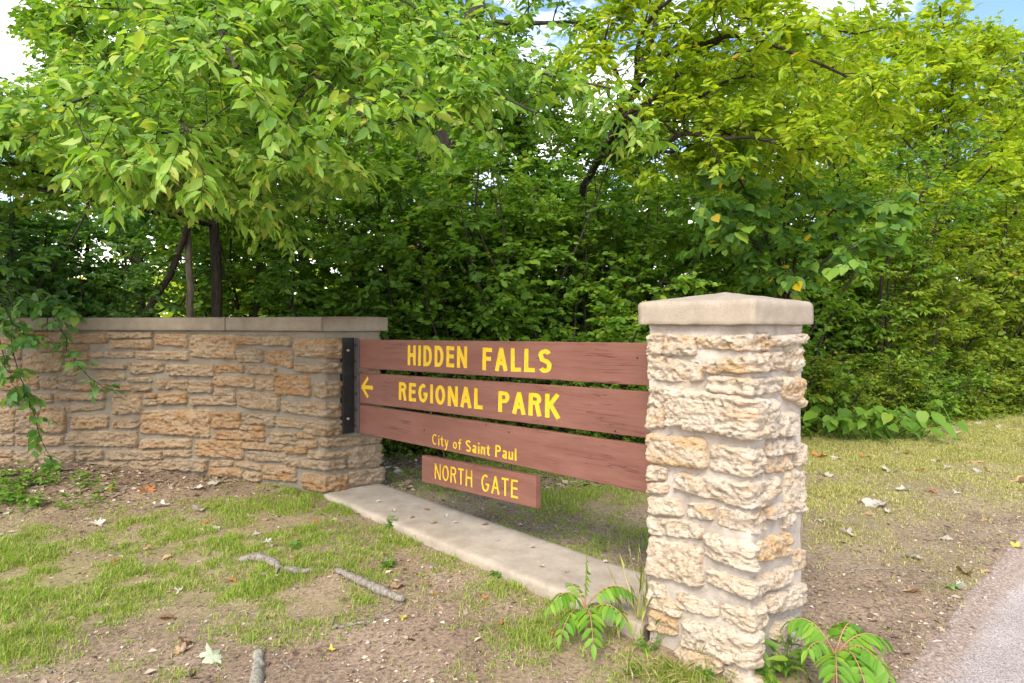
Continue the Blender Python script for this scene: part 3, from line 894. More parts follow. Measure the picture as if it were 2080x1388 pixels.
# ------------------------------------------------------------------ lettering strokes
def arc(cx, cy, rx, ry, a0, a1, n=9):
    t = np.radians(np.linspace(a0, a1, n))
    return [(cx + rx * math.cos(x), cy + ry * math.sin(x)) for x in t]
def glyph(ch, h):
    """strokes (centre lines) on a cell one unit high; h = half stroke; returns strokes, width"""
    lo, hi = h, 1 - h
    def W_(w): return w
    if ch == 'H': return [[(h, 0), (h, 1)], [(.58 - h, 0), (.58 - h, 1)], [(h, .52), (.58 - h, .52)]], .58
    if ch == 'I': return [[(h, 0), (h, 1)]], 2 * h
    if ch == 'D': return [[(h, 0), (h, 1)], [(h, hi), (.28, hi)] + arc(.28, .5, .30 - h, .5 - h, 90, -90)[1:-1] + [(.28, lo), (h, lo)]], .58
    if ch == 'E': return [[(h, 0), (h, 1)], [(h, hi), (.5, hi)], [(h, .52), (.46, .52)], [(h, lo), (.5, lo)]], .5
    if ch == 'F': return [[(h, 0), (h, 1)], [(h, hi), (.5, hi)], [(h, .52), (.45, .52)]], .5
    if ch == 'L': return [[(h, 0), (h, 1)], [(h, lo), (.48, lo)]], .48
    if ch == 'T': return [[(.26, 0), (.26, 1)], [(0, hi), (.52, hi)]], .52
    if ch == 'N': return [[(h, 0), (h, 1)], [(.6 - h, 0), (.6 - h, 1)], [(h, 1 - .3 * h), (.6 - h, .3 * h)]], .6
    if ch == 'A': return [[(h * .9, 0), (.31, 1)], [(.31, 1), (.62 - h * .9, 0)], [(.14, .34), (.48, .34)]], .62
    if ch == 'K': return [[(h, 0), (h, 1)], [(h, .38), (.54, 1)], [(.22, .58), (.58, 0)]], .6
    if ch == 'P': return [[(h, 0), (h, 1)], [(h, hi), (.3, hi)] + arc(.3, .72, .25 - h, .28 - h, 90, -90)[1:-1] + [(.3, .44 + h), (h, .44 + h)]], .55
    if ch == 'R': return [[(h, 0), (h, 1)], [(h, hi), (.3, hi)] + arc(.3, .74, .25 - h, .26 - h, 90, -90)[1:-1] + [(.3, .48 + h), (h, .48 + h)], [(.34, .48 + h), (.57 - h, 0)]], .57
    if ch == 'O': return [arc(.31, .5, .31 - h, .5 - h, 90, 450, 22)], .62
    if ch == 'C': return [arc(.31, .5, .31 - h, .5 - h, 50, 310, 17)], .58
    if ch == 'G': return [arc(.31, .5, .31 - h, .5 - h, 52, 330, 18) + [(.62 - h, .45)], [(.34, .45), (.62, .45)]], .62
    if ch == 'S':
        return [arc(.28, .74, .28 - h, .26 - h, 25, 180, 9) + [(.06 + h, .64)] + [(.16, .555), (.40, .455)] + [(.50 - h * .3, .36)] + arc(.28, .26, .28 - h, .26 - h, 0, -158, 9)], .56
    if ch == 'i': return [[(h, 0), (h, .66)], [(h, .8), (h, .8 + 2 * h)]], 2 * h
    if ch == 'l': return [[(h, 0), (h, 1)]], 2 * h
    if ch == 't': return [[(.15, .88), (.15, .16), (.2, lo), (.32, lo)], [(0, .64), (.32, .64)]], .32
    if ch == 'f': return [[(.36, hi), (.25, hi), (.16, .86), (.16, 0)], [(0, .62), (.34, .62)]], .36
    if ch == 'y': return [[(h, .66), (.23, .04)], [(.46 - h, .66), (.2, -.14), (.1, -.24), (0, -.24)]], .46
    if ch == 'o': return [arc(.24, .33, .24 - h, .33 - h, 90, 450, 16)], .48
    if ch == 'a': return [[(.06, .55), (.14, .66 - h), (.30, .66 - h), (.42 - h, .56), (.42 - h, 0)], arc(.21, .2, .21 - h, .2 - h, 60, 420, 13)], .44
    if ch == 'n': return [[(h, 0), (h, .66)], [(h, .42), (.14, .6), (.26, .66 - h), (.38, .58), (.44 - h, .42), (.44 - h, 0)]], .44
    if ch == 'u': return [[(h, .66), (h, .24), (.08, .08), (.2, lo), (.32, .08), (.44 - h, .26)], [(.44 - h, .66), (.44 - h, 0)]], .44
    return [], .3
def thick(st, h):
    """centre line -> left and right rails with mitred joints (2D)"""
    p = np.array(st, float)
    keep = np.concatenate([[True], np.linalg.norm(np.diff(p, axis=0), axis=1) > 1e-4]); p = p[keep]
    closed = np.linalg.norm(p[0] - p[-1]) < 1e-3
    d = np.diff(p, axis=0); d /= np.linalg.norm(d, axis=1)[:, None]
    nn = np.stack([-d[:, 1], d[:, 0]], 1)
    n = np.empty_like(p); n[0] = nn[0]; n[-1] = nn[-1]
    n[1:-1] = nn[:-1] + nn[1:]
    if closed: n[0] = n[-1] = nn[0] + nn[-1]
    n /= np.linalg.norm(n, axis=1)[:, None]
    m = np.ones(len(p)); m[1:-1] = 1 / np.clip((n[1:-1] * nn[:-1]).sum(1), .6, 1)
    return p + n * (h * m)[:, None], p - n * (h * m)[:, None]

BF = .30                     # front plane of the boards (across-offset)
BT = .045
A_END = 4.115
def sign_board(name, zl, zr, a0, a1, parent, origin, seed, words, depth=.006):
    """board between lengths a0 (pillar end) and a1; zl=(top,bottom) at a1, zr at a0; words = [(text, px corners, half stroke, pen)]"""
    xaxis = gate(1, 0, 0) - gate(0, 0, 0)
    loc = gate(a0, BF, zr[1])
    n = 60
    aa = np.linspace(a0, a1, n)
    t = (aa - a0) / (a1 - a0)
    zt = zr[0] + (zl[0] - zr[0]) * t; zb = zr[1] + (zl[1] - zr[1]) * t
    warp = .0025 * np.sin(t * 7 + seed)
    zt = zt + .0016 * fbm(np.stack([aa * 14, 0 * aa + seed, 0 * aa], -1), 81, 3); zb = zb + .0016 * fbm(np.stack([aa * 14, 0 * aa + seed, 0 * aa + 9], -1), 83, 3)
    ch = .004
    ring = []
    for (bo, zo) in ((ch, 'b0'), (0, 'b1'), (0, 't1'), (ch, 't0'), (BT - ch, 't0'), (BT, 't1'), (BT, 'b1'), (BT - ch, 'b0')):
        zz = {'b0': zb, 'b1': zb + ch, 't1': zt - ch, 't0': zt}[zo]
        ring.append(np.stack([aa - a0, -bo + 0 * aa, zz - zr[1]], -1))
    R = np.stack(ring, 1)      # n, 8, 3 in board frame (x along A, y across, z)
    V = R.reshape(-1, 3)
    F = []
    for i in range(n - 1):
        for j in range(8):
            F.append([i * 8 + j, (i + 1) * 8 + j, (i + 1) * 8 + (j + 1) % 8, i * 8 + (j + 1) % 8])
    me = bpy.data.meshes.new(name)
    me.from_pydata(V.tolist(), [], F + [list(range(8)), [(n - 1) * 8 + j for j in range(7, -1, -1)]])
    me.validate(); me.update()
    bm = bmesh.new(); bm.from_mesh(me); bmesh.ops.recalc_face_normals(bm, faces=bm.faces); bm.to_mesh(me); bm.free()
    me.materials.append(M_PAINT)
    o = obj(name, me, None, parent)
    # words: routed into the face
    cutters = Acc(); letters = []
    for text, c, hs, gap in words:
        (xl, yl0, yl1), (xr, yr0, yr1) = c
        al, ztl = on_sign(xl, yl0, BF); _, zbl = on_sign(xl, yl1, BF)
        ar, ztr = on_sign(xr, yr0, BF); _, zbr = on_sign(xr, yr1, BF)
        wds = []; x = 0; hgt = (ztl - zbl + ztr - zbr) / 2
        glyphs = []
        for chh in text:
            if chh == ' ': x += .42; continue
            st, w = glyph(chh, hs)
            glyphs.append((chh, st, x)); x += w + gap
        tot = x - gap
        for chh, st, gx in glyphs:
            lv = Acc()
            for si, s_ in enumerate(st):
                s_ = np.array(s_, float) + np.random.default_rng(int(gx * 1000 + si)).normal(0, .006, (len(s_), 2)) * (0 if np.allclose(s_[0], s_[-1]) else 1)
                Lr, Rr = thick(s_, hs)
                def place(q, yy):
                    fx = (gx + q[:, 0]) / tot
                    a = al + (ar - al) * fx
                    zb_ = zbl + (zbr - zbl) * fx; zt_ = ztl + (ztr - ztl) * fx
                    return np.stack([a - a0, 0 * a - yy, zb_ + (zt_ - zb_) * q[:, 1] - zr[1]], -1)
                k = len(Lr)
                eps = si * .00025
                top = np.concatenate([place(Lr, -.01), place(Rr, -.01)]); bot = np.concatenate([place(Lr, depth + eps), place(Rr, depth + eps)])
                Vv = np.concatenate([top, bot]); i = np.arange(k - 1)
                q_top = np.stack([i, i + 1, k + i + 1, k + i], 1); q_bot = np.stack([2*k + i, 3*k + i, 3*k + i + 1, 2*k + i + 1], 1)
                sideL = np.stack([i, 2*k + i, 2*k + i + 1, i + 1], 1); sideR = np.stack([k + i, k + i + 1, 3*k + i + 1, 3*k + i], 1)
                ends = np.array([[0, k, 3*k, 2*k], [k-1, 3*k-1, 4*k-1, 2*k-1]])
                cutters.add(Vv, np.concatenate([q_top, q_bot, sideL, sideR, ends]))
                fl_ = np.concatenate([place(Lr, depth - .0012 - eps), place(Rr, depth - .0012 - eps)])
                lv.add(fl_, np.stack([i, k + i, k + i + 1, i + 1], 1))
            letters.append((chh, lv))
    if cutters.n:
        cm = cutters.mesh('cutter')
        bm = bmesh.new(); bm.from_mesh(cm); bmesh.ops.recalc_face_normals(bm, faces=bm.faces); bm.to_mesh(cm); bm.free()
        cm.materials.append(M_YELLOW)
        co = bpy.data.objects.new('cutter', cm); COL.objects.link(co)
        co.parent = o
        mod = o.modifiers.new('rout', 'BOOLEAN')
        mod.operation = 'DIFFERENCE'; mod.object = co; mod.solver = 'EXACT'; mod.use_self = True; mod.material_mode = 'TRANSFER'
    o.location = loc - np.asarray(origin)
    o.rotation_euler = (0, 0, math.atan2(xaxis[1], xaxis[0]))
    if cutters.n:
        bpy.context.view_layer.update()
        dg = bpy.context.evaluated_depsgraph_get()
        nm = bpy.data.meshes.new_from_object(o.evaluated_get(dg), preserve_all_data_layers=True, depsgraph=dg)
        o.modifiers.clear()
        if len(nm.polygons) > 300: o.data = nm
        bpy.data.objects.remove(co)
    for chh, lv in letters:
        lo_ = lv.mesh('letter')
        obj('letter', lo_, M_YELLOW, o)
    return o

SO = gate(2.4, BF, .6)
sign = root('park_sign', SO, 'brown wooden sign of three boards reading HIDDEN FALLS REGIONAL PARK', 'sign')
def ends(pl, pr, a1=A_END, a0=.60):
    """board edges from photo pixels at its left end (x=728) and right (x=1310), carried on to both real ends"""
    al, z0 = on_sign(728, pl, BF); ar, z1 = on_sign(1310, pr, BF)
    f = lambda a: z1 + (z0 - z1) * (a - ar) / (al - ar)
    return f(a1), f(a0)
rows = [((690, 748), (697, 784)), ((757, 818), (796, 890)), ((822, 878), (905, 1003))]
words = [[('HIDDEN', ((828, 701, 742), (949, 704, 748)), .094, .17), ('FALLS', ((980, 706, 752), (1120, 709, 758)), .094, .16)],
         [('REGIONAL', ((810, 776, 812), (981, 789, 832.5)), .094, .15), ('PARK', ((1012, 794, 836.5), (1136, 801, 851)), .094, .14)],
         [('City', ((878, 881, 902.5), (911, 886, 909)), .062, .16), ('of', ((920, 889, 911), (937, 892, 914.5)), .062, .14), ('Saint', ((946, 893, 917), (995, 902, 926)), .075, .15), ('Paul', ((1006, 903, 928), (1049, 911, 936)), .075, .15)]]
for k, ((t0, b0), (t1, b1)) in enumerate(rows):
    ztl, ztr = ends(t0, t1); zbl, zbr = ends(b0, b1)
    if k == 2:   # the drooping lower edge is kept in line
        zbl, zbr = ends(879, 1001)
    bo = sign_board('board', (ztl, zbl), (ztr, zbr), .60, A_END, sign, SO, k * 5 + 1, words[k])
    if k == 1:
        lv = Acc()
        def q2(px, py): 
            a, z = on_sign(px, py, BF); return np.array([a - .60, .0012, z - zbr])
        for e, (s, t, w) in enumerate([((736, 786.5), (748, 767.5), .016), ((736, 786.5), (748, 807), .016), ((739, 786.5), (758, 788), .018)]):
            P0, P1 = q2(*s), q2(*t); d = P1 - P0; nn = np.array([-d[2], 0, d[0]]); nn *= w / np.linalg.norm(nn)
            P0 = P0 - d * .06 * (e < 2)
            Vq = np.array([P0 + nn, P0 - nn, P1 - nn, P1 + nn]); Vq[:, 1] += e * .0004
            lv.add(Vq, np.array([[0, 1, 2, 3]]))
        obj('arrow', lv.mesh('arrow'), M_YELLOW, bo)
# nails and knots on the board faces
for (px, py, r) in [(862, 874, .009), (1034, 878, .007), (988, 863, .006), (1250, 876, .008), (1295, 727, .007), (983, 775, .004)]:
    a, z = on_sign(px, py, BF)
    c = gate(a, BF - .0035, z)
    V, F = tube(np.array([gate(a, BF + .004, z), gate(a, BF - .003, z), gate(a, BF - .0055, z), gate(a, BF - .006, z)]), np.array([r, r, r * .7, .0005]) * .8, 8)
    obj('nail', mesh_np('nail', rel(V, SO), [F]), M_BOLT, sign)
# steel angle at the wall: leg flat on the wall end and flange over the board ends
zt = on_sign(728, 686, BF)[1]; zb_ = on_sign(728, 880, BF)[1]
def gate_box(a0, a1, b0, b1, z0, z1, bev=.003):
    bm = bmesh.new()
    V, F = box_v((0, 0, 0), (1, 1, 1))
    vs = []
    for v in V:
        vs.append(bm.verts.new(tuple(gate(a0 + (a1 - a0) * v[0], b0 + (b1 - b0) * v[1], z0 + (z1 - z0) * v[2]) - SO)))
    for f in F: bm.faces.new([vs[i] for i in f])
    bmesh.ops.bevel(bm, geom=bm.edges[:], offset=bev, segments=1, affect='EDGES')
    bmesh.ops.recalc_face_normals(bm, faces=bm.faces)
    me = bpy.data.meshes.new('plate'); bm.to_mesh(me); bm.free(); return me
AW = 4.145
br = obj('bracket', gate_box(AW - .016, AW, .165, BF - .014, zb_, zt), M_STEEL, sign)
fl_ = obj('flange', gate_box(A_END - .055, AW - .018, BF - .0135, BF - .0015, zb_ + .004, zt - .002), M_STEEL2, sign)
for k in range(6):
    z = zt - .07 - k * (zt - zb_ - .14) / 5
    c0 = gate(A_END - .012, BF - .012, z); c1 = gate(A_END - .012, BF - .026, z); c2 = gate(A_END - .012, BF - .030, z)
    V, F = tube(np.array([c0, c1, c2, c2 + (c2 - c1) * .01]), [.013, .013, .009, .0004], 6)
    obj('bolt', mesh_np('bolt', rel(V, SO), [F]), M_BOLT, sign)
for z in (zt - .12, zb_ + .14):
    c0 = gate(AW - .014, .215, z); c1 = gate(AW - .034, .215, z); c2 = gate(AW - .038, .215, z)
    V, F = tube(np.array([c0, c1, c2, c2 + (c2 - c1) * .01]), [.014, .013, .009, .0004], 6)
    obj('anchor_bolt', mesh_np('anchor_bolt', rel(V, SO), [F]), M_BOLT2, sign)
# filler block that carries the leg on the rough stones
obj('spacer', gate_box(AW + .0005, 4.215, .18, BF - .03, zb_ + .03, zt - .03), M_STEEL, sign)

# hanging board
aL, zTL = on_sign(857, 925.5, BF); _, zBL = on_sign(857, 979, BF)
aR, zTR = on_sign(1089, 968, BF); _, zBR = on_sign(1089, 1033.5, BF)
HO = gate((aL + aR) / 2, BF, (zTL + zBR) / 2)
hang = root('hanging_sign', HO, 'small brown board reading NORTH GATE hung below the big sign', 'sign')
sign_board('board', (zTL, zBL), (zTR, zBR), aR, aL, hang, HO, 33,
           [('NORTH', ((883, 941, 972), (959, 956, 990)), .058, .17), ('GATE', ((978, 962, 997.5), (1052, 975.5, 1013)), .06, .17)], .007)
for px, py in ((897, 908), (1034, 944)):
    a, z = on_sign(px, py, BF)
    pts = np.array([gate(a, BF + .022, z + .10), gate(a + .004, BF + .022, z + .03), gate(a - .003, BF + .022, z - .02), gate(a, BF + .022, z - .10)])
    V, F = tube(pts, .0055, 6)
    obj('hanger_rod', mesh_np('hanger_rod', rel(V, HO), [F]), M_BOLT, hang)
# ------------------------------------------------------------------ plants: leaves, twigs, boughs
T4 = (np.array([[0,0,0],[.42,.5,.07],[.42,-.5,.07],[1,0,-.10]]), [np.array([[0,2,3],[0,3,1]])])
T6 = (np.array([[0,0,0],[.26,.42,.05],[.64,.40,.03],[1,0,-.12],[.64,-.40,.03],[.26,-.42,.05]]), [np.array([[0,3,2,1],[0,5,4,3]])])
T8 = (np.array([[0,0,0],[.33,0,.0],[.68,0,-.05],[1.0,0,-.17],[.20,.40,.07],[.56,.43,.03],[.20,-.40,.07],[.56,-.43,.03],[.84,.17,-.06],[.84,-.17,-.06]]),
      [np.array([[0,6,1],[0,1,4],[8,2,3],[2,9,3]]), np.array([[4,1,2,5],[1,6,7,2]]), np.array([[5,2,8],[2,7,9]])])
_hb = [(-.04,.0),(-.10,.22),(.05,.44),(.30,.52),(.48,.42),(.62,.34),(.78,.16),(1.0,0)]
_ol = [(x, y, .05 * abs(y) * 2 - .10 * x * x) for x, y in _hb] + [(x, -y, .05 * abs(y) * 2 - .10 * x * x) for x, y in _hb[-2:0:-1]]
TB = (np.array([[.34, 0, -.02]] + _ol), [np.array([[0, 1 + (k + 1) % len(_ol), 1 + k] for k in range(len(_ol))])])
TL = (np.array([[0,0,0],[.35,.5,.04],[.72,.34,-.01],[1,0,-.14],[.72,-.34,-.01],[.35,-.5,.04]]), [np.array([[0,3,2,1],[0,5,4,3]])])

def unit(v):
    return v / (np.linalg.norm(v, axis=-1, keepdims=True) + 1e-9)

class Plant:
    def __init__(self, seed):
        self.r = np.random.default_rng(seed)
        self.wood = Acc(); self.P = []; self.D = []; self.Nn = []; self.L = []; self.Wd = []
    def tube(self, pts, r0, r1, sides):
        self.wood.add(*tube(pts, np.linspace(r0, r1, len(pts)), sides))
    def leaves(self, pts, n, L, asp, droop=.25, tilt=.45, f0=.1, side=.9, fwd=.55):
        r = self.r
        pts = np.asarray(pts)
        f = np.linspace(f0, 1, n) + r.normal(0, .03, n)
        x = np.clip(f, 0, 1) * (len(pts) - 1)
        i = np.clip(x.astype(int), 0, len(pts) - 2)
        P = pts[i] + (pts[i + 1] - pts[i]) * (x - i)[:, None]
        t = unit(pts[i + 1] - pts[i])
        up = np.array([0, 0, 1.0])
        s = np.cross(t, up); s = unit(np.where(np.linalg.norm(s, axis=1)[:, None] < .2, r.normal(0, 1, (n, 3)), s))
        sg = np.where(np.arange(n) % 2 == 0, 1, -1)[:, None] * np.where(r.random(n) < .12, -1, 1)[:, None]
        last = np.zeros((n, 1)); last[-1] = 1
        D = unit(t * (fwd + last) + s * sg * side * (1 - last) + np.array([0, 0, -1.0]) * (droop + r.normal(0, .18, n))[:, None] + r.normal(0, .2, (n, 3)))
        Nn = unit(up + r.normal(0, tilt, (n, 3)) + t * .15)
        self.P.append(P); self.D.append(D); self.Nn.append(Nn)
        ll = L * np.clip(r.normal(1, .2, n), .5, 1.5) * (1 - .25 * (f > .9))
        self.L.append(ll); self.Wd.append(ll * asp * r.uniform(.85, 1.15, n))
    def wander(self, p0, d, length, n, curl=.12, grav=0.0):
        r = self.r
        d = unit(np.asarray(d, float)); p = np.asarray(p0, float); pts = [p]
        st = length / n
        for k in range(n):
            d = unit(d + r.normal(0, curl, 3) + np.array([0, 0, grav]))
            p = p + d * st
            pts.append(p)
        return np.array(pts)
    def twigs(self, pts, n, tl, nl, L, asp, f0=.15, up=.25, spread=.9, sides=3, rad=.004, **kw):
        """leafy twigs on both sides of a branch"""
        r = self.r
        pts = np.asarray(pts); m = len(pts) - 1
        for k in range(n):
            f = f0 + (1 - f0) * (k + r.random()) / n
            x = min(f, .999) * m; i = int(x)
            P = pts[i] + (pts[i + 1] - pts[i]) * (x - i)
            t = unit(pts[i + 1] - pts[i])
            s = unit(np.cross(t, [0, 0, 1]) + r.normal(0, .35, 3)) * (1 if k % 2 else -1)
            d = t * .55 + s * spread + np.array([0, 0, up]) + r.normal(0, .25, 3)
            tw = self.wander(P, d, tl * r.uniform(.6, 1.25) * (1.15 - .5 * f), 4, .16, -.06)
            self.wood.add(*tube(tw, np.linspace(rad, rad * .35, 5), sides))
            self.leaves(tw, max(3, int(nl * r.uniform(.7, 1.2))), L, asp, **kw)
    def branch(self, pts, r0, r1, nsub, sub_len, ntw, tl, nl, L, asp, f0=.2, sides=6, sub_up=.25, **kw):
        """bough with sub-branches, each with twigs"""
        r = self.r
        pts = np.asarray(pts); m = len(pts) - 1
        self.tube(pts, r0, r1, sides)
        for k in range(nsub):
            f = f0 + (1 - f0) * (k + r.random() * .8) / nsub
            x = min(f, .999) * m; i = int(x)
            P = pts[i] + (pts[i + 1] - pts[i]) * (x - i)
            t = unit(pts[i + 1] - pts[i])
            s = unit(np.cross(t, [0, 0, 1]) + r.normal(0, .5, 3)) * (1 if k % 2 else -1)
            d = t * .7 + s * .8 + np.array([0, 0, sub_up]) + r.normal(0, .25, 3)
            sb = self.wander(P, d, sub_len * r.uniform(.6, 1.2) * (1.2 - .6 * f), 6, .14, -.02)
            rr = (r0 + (r1 - r0) * f) * .45
            self.tube(sb, max(rr, .004), .003, 4)
            self.twigs(sb, ntw, tl, nl, L, asp, **kw)
        self.twigs(pts[-max(3, m // 2):], ntw, tl, nl, L, asp, **kw)
    def leaf_mesh(self, name, T):
        P = np.concatenate(self.P); D = np.concatenate(self.D); Nn = np.concatenate(self.Nn); L = np.concatenate(self.L); Wd = np.concatenate(self.Wd)
        Yv = unit(np.cross(Nn, D)); Zv = np.cross(D, Yv)
        tv, tf = T
        V = P[:, None, :] + D[:, None, :] * (tv[None, :, 0:1] * L[:, None, None]) + Yv[:, None, :] * (tv[None, :, 1:2] * Wd[:, None, None]) + Zv[:, None, :] * (tv[None, :, 2:3] * L[:, None, None])
        n, k = len(P), len(tv)
        F = {}
        for f in tf:
            F.setdefault(f.shape[1], []).append((f[None] + (np.arange(n) * k)[:, None, None]).reshape(-1, f.shape[1]))
        me = mesh_np(name, V.reshape(-1, 3), [np.concatenate(v) for v in F.values()])
        return me
    def wood_mesh(self, name):
        return smooth(self.wood.mesh(name))

def build(pl, name, T, bark, leafm, loc, label, cat, group=None, wood_name='trunk', leaf_name='crown', rotz=0, scale=1):
    o = root(name, loc, label, cat, group)
    o.rotation_euler = (0, 0, rotz); o.scale = (scale,) * 3 if np.isscalar(scale) else scale
    obj(wood_name, pl.wood_mesh(wood_name), bark, o)
    obj(leaf_name, pl.leaf_mesh(leaf_name, T), leafm, o)
    return o
def copy_plant(src, loc, rotz, scale, label, group=None, leafm=None, barkm=None):
    o = src.copy(); COL.objects.link(o)
    o.location = loc; o.rotation_euler = (0, 0, rotz); o.scale = (scale,) * 3 if np.isscalar(scale) else scale
    o['label'] = label
    if group: o['group'] = group
    elif 'group' in o: del o['group']
    for ch in src.children:
        c = ch.copy(); COL.objects.link(c); c.parent = o
        mm = leafm if ch.name.split('.')[0] in ('crown', 'foliage') else barkm
        if mm:
            c.material_slots[0].link = 'OBJECT'; c.material_slots[0].material = mm
    return o
def gl(px, Y, dz=0):
    x = (px - HX) / FOC * Y
    return np.array([x, Y, float(ground_z(np.array([x]), np.array([Y]))[0]) - .03 + dz])

# --- prototypes ------------------------------------------------------
def shrub(seed, H, R, nst, nbr, ntw, tl, nl, L, asp, droop=.2, tilt=.5, low=.12, lean=(0, 0)):
    p = Plant(seed); r = p.r
    for k in range(nst):
        az = 2 * math.pi * (k + r.random() * .8) / nst
        out = r.uniform(.15, 1.0) * R
        h = H * r.uniform(.65, 1.0) * (1 - .25 * (out / R) ** 2)
        base = np.array([math.cos(az), math.sin(az), 0]) * r.uniform(.03, .22) * R * .5
        d = np.array([math.cos(az) * out + lean[0], math.sin(az) * out + lean[1], h])
        ln = np.linalg.norm(d)
        st = p.wander(base, d, ln, 9, .07, .02)
        p.tube(st, .012 + .006 * h, .005, 5)
        for j in range(nbr):
            f = low + (1 - low) * (j + r.random()) / nbr
            x = min(f, .999) * 9; i = int(x)
            P = st[i] + (st[i + 1] - st[i]) * (x - i)
            a2 = r.uniform(0, 2 * math.pi)
            dd = np.array([math.cos(a2), math.sin(a2), r.uniform(-.05, .6)])
            bl = R * r.uniform(.3, .62) * (1.05 - .55 * f)
            b = p.wander(P, dd, bl, 6, .14, -.02)
            p.tube(b, .007, .003, 3)
            p.twigs(b, ntw, tl, nl, L, asp, droop=droop, tilt=tilt, rad=.003)
    return p
def tall_tree(seed, H, R, cb, nb, L, asp, trunk_r, nsub=5, ntw=5, nl=9, lean=(0, 0), tl=.55):
    p = Plant(seed); r = p.r
    tr = p.wander((0, 0, -.1), (lean[0], lean[1], 1), H * .92, 14, .035, .01)
    rr = np.linspace(trunk_r, trunk_r * .18, 15); rr[0] *= 1.35
    p.wood.add(*tube(tr, rr, 9))
    for k in range(nb):
        f = cb + (1 - cb) * (k + r.random() * .7) / nb
        x = min(f, .999) * 14; i = int(x)
        P = tr[i] + (tr[i + 1] - tr[i]) * (x - i)
        az = k * 2.4 + r.normal(0, .4)
        q = (f - cb) / (1 - cb)
        ln = R * (1 - .6 * q) * r.uniform(.75, 1.15)
        b = p.wander(P, (math.cos(az), math.sin(az), .35 + .6 * q), ln, 8, .12, .03)
        p.branch(b, trunk_r * .38 * (1 - .6 * q), .012, nsub, ln * .5, ntw, tl, nl, L, asp, f0=.25, tilt=.55, droop=.3)
    return p
# ------------------------------------------------------------------ woodland behind the gate
RV = np.random.default_rng(77)
pr_round = [shrub(201, 4.4, 1.8, 10, 13, 7, .44, 12, .10, .74), shrub(202, 4.5, 1.75, 10, 13, 7, .44, 12, .095, .78)]
pr_lance = [shrub(203, 4.9, 1.8, 10, 13, 7, .46, 12, .115, .46, .35, .5)]
pr_low = [shrub(204, 1.6, 1.0, 10, 9, 6, .28, 10, .066, .64, .2, .6, .05), shrub(205, 1.5, 1.05, 10, 9, 6, .28, 10, .075, .5, .25, .6, .05)]
pr_mid = [tall_tree(208, 7.4, 2.9, .22, 22, .125, .6, .085, 6, 6, 11, tl=.5), tall_tree(209, 6.9, 2.9, .20, 22, .13, .55, .075, 6, 6, 11, tl=.5)]
pr_tall = [tall_tree(206, 12.5, 4.4, .26, 24, .21, .62, .17, 7, 6, 12, tl=.75), tall_tree(207, 11.0, 4.0, .26, 22, .20, .64, .14, 7, 6, 12, tl=.75)]
MADE = {}
def plant_it(proto_key, name, T, bark, mat, loc, rotz, scale, label, cat, group):
    key, pl = proto_key
    sh = cat in ('shrub', 'bush')
    if key not in MADE:
        MADE[key] = build(pl, name, T, bark, mat, loc, label, cat, group, 'stems' if sh else 'trunk', 'foliage' if sh else 'crown', rotz, scale)
        return MADE[key]
    o = copy_plant(MADE[key], loc, rotz, scale, label, group, mat, bark)
    o.name = name; o['category'] = cat
    return o
R0 = ('round0', pr_round[0]); R1 = ('round1', pr_round[1]); LA = ('lance', pr_lance[0]); LO0 = ('low0', pr_low[0]); LO1 = ('low1', pr_low[1])
TA0 = ('tall0', pr_tall[0]); TA1 = ('tall1', pr_tall[1]); MI0 = ('mid0', pr_mid[0]); MI1 = ('mid1', pr_mid[1])
ORD = ['leftmost', 'second from left', 'third from left', 'fourth from left', 'fifth from left', 'sixth from left', 'seventh from left', 'eighth from left', 'ninth from left', 'tenth from left', 'eleventh from left', 'twelfth from left', 'thirteenth from left', 'fourteenth from left', 'fifteenth from left']
NUM = ['', 'one', 'two', 'three', 'four', 'five', 'six', 'seven', 'eight', 'nine', 'ten', 'eleven', 'twelve', 'thirteen', 'fourteen', 'fifteen', 'sixteen']
def row(specs, name, T, cat, label, group):
    specs = sorted(specs, key=lambda s: s[1])
    for k, (key, px, Yd, sc, bark, mat) in enumerate(specs):
        w = 'rightmost' if k == len(specs) - 1 else ORD[k]
        plant_it(key, name, T, bark, mat, gl(px, Yd), RV.uniform(0, 6.28), sc, f'{w} of the {NUM[len(specs)]} {label}', cat, group)

row([(R0, -40, 8.1, .95, M_BARK, L_BLUE), (R1, 80, 9.0, .9, M_BARK, L_BLUE), (R0, 215, 8.9, .74, M_BARK, L_BLUE)], 'thicket_shrub', T6, 'shrub',
    'blue-green shrubs behind the left end of the wall', 'shrubs behind the left end of the wall')
row([(R1, 560, 9.8, .95, M_BARK, L_MID), (R0, 690, 10.8, .85, M_BARK, L_DARK), (R1, 450, 11.8, .95, M_BARK, L_MID), (R0, 150, 12.0, .9, M_BARK, L_DARK)], 'thicket_shrub', T6, 'shrub',
    'dark shrubs in shade behind the middle of the wall', 'shaded shrubs behind the wall')
row([(R0, 780, 9.4, .92, M_BARK, L_DARK), (R1, 885, 9.7, 1.2, M_BARK, L_MID), (R1, 950, 8.8, .9, M_BARK, L_MID), (R0, 1060, 9.2, 1.0, M_BARK, L_DARK), (LA, 1000, 10.8, 1.0, M_BARK, L_DARK), (R1, 1180, 8.9, .95, M_BARK, L_MID), (R0, 1290, 10.0, 1.0, M_BARK, L_MID)],
    'thicket_shrub', T6, 'shrub', 'dark shrubs in the thicket behind the sign boards', 'shrubs behind the sign boards')
row([(R1, 1420, 9.5, .95, M_BARK, L_MID), (R0, 1560, 10.0, .95, M_BARK, L_MID), (LA, 1700, 10.9, .9, M_BARK, L_MID), (R1, 1640, 11.8, 1.05, M_BARK, L_MID)], 'thicket_shrub', T6, 'shrub',
    'mid green shrubs behind the pillar', 'shrubs behind the pillar')
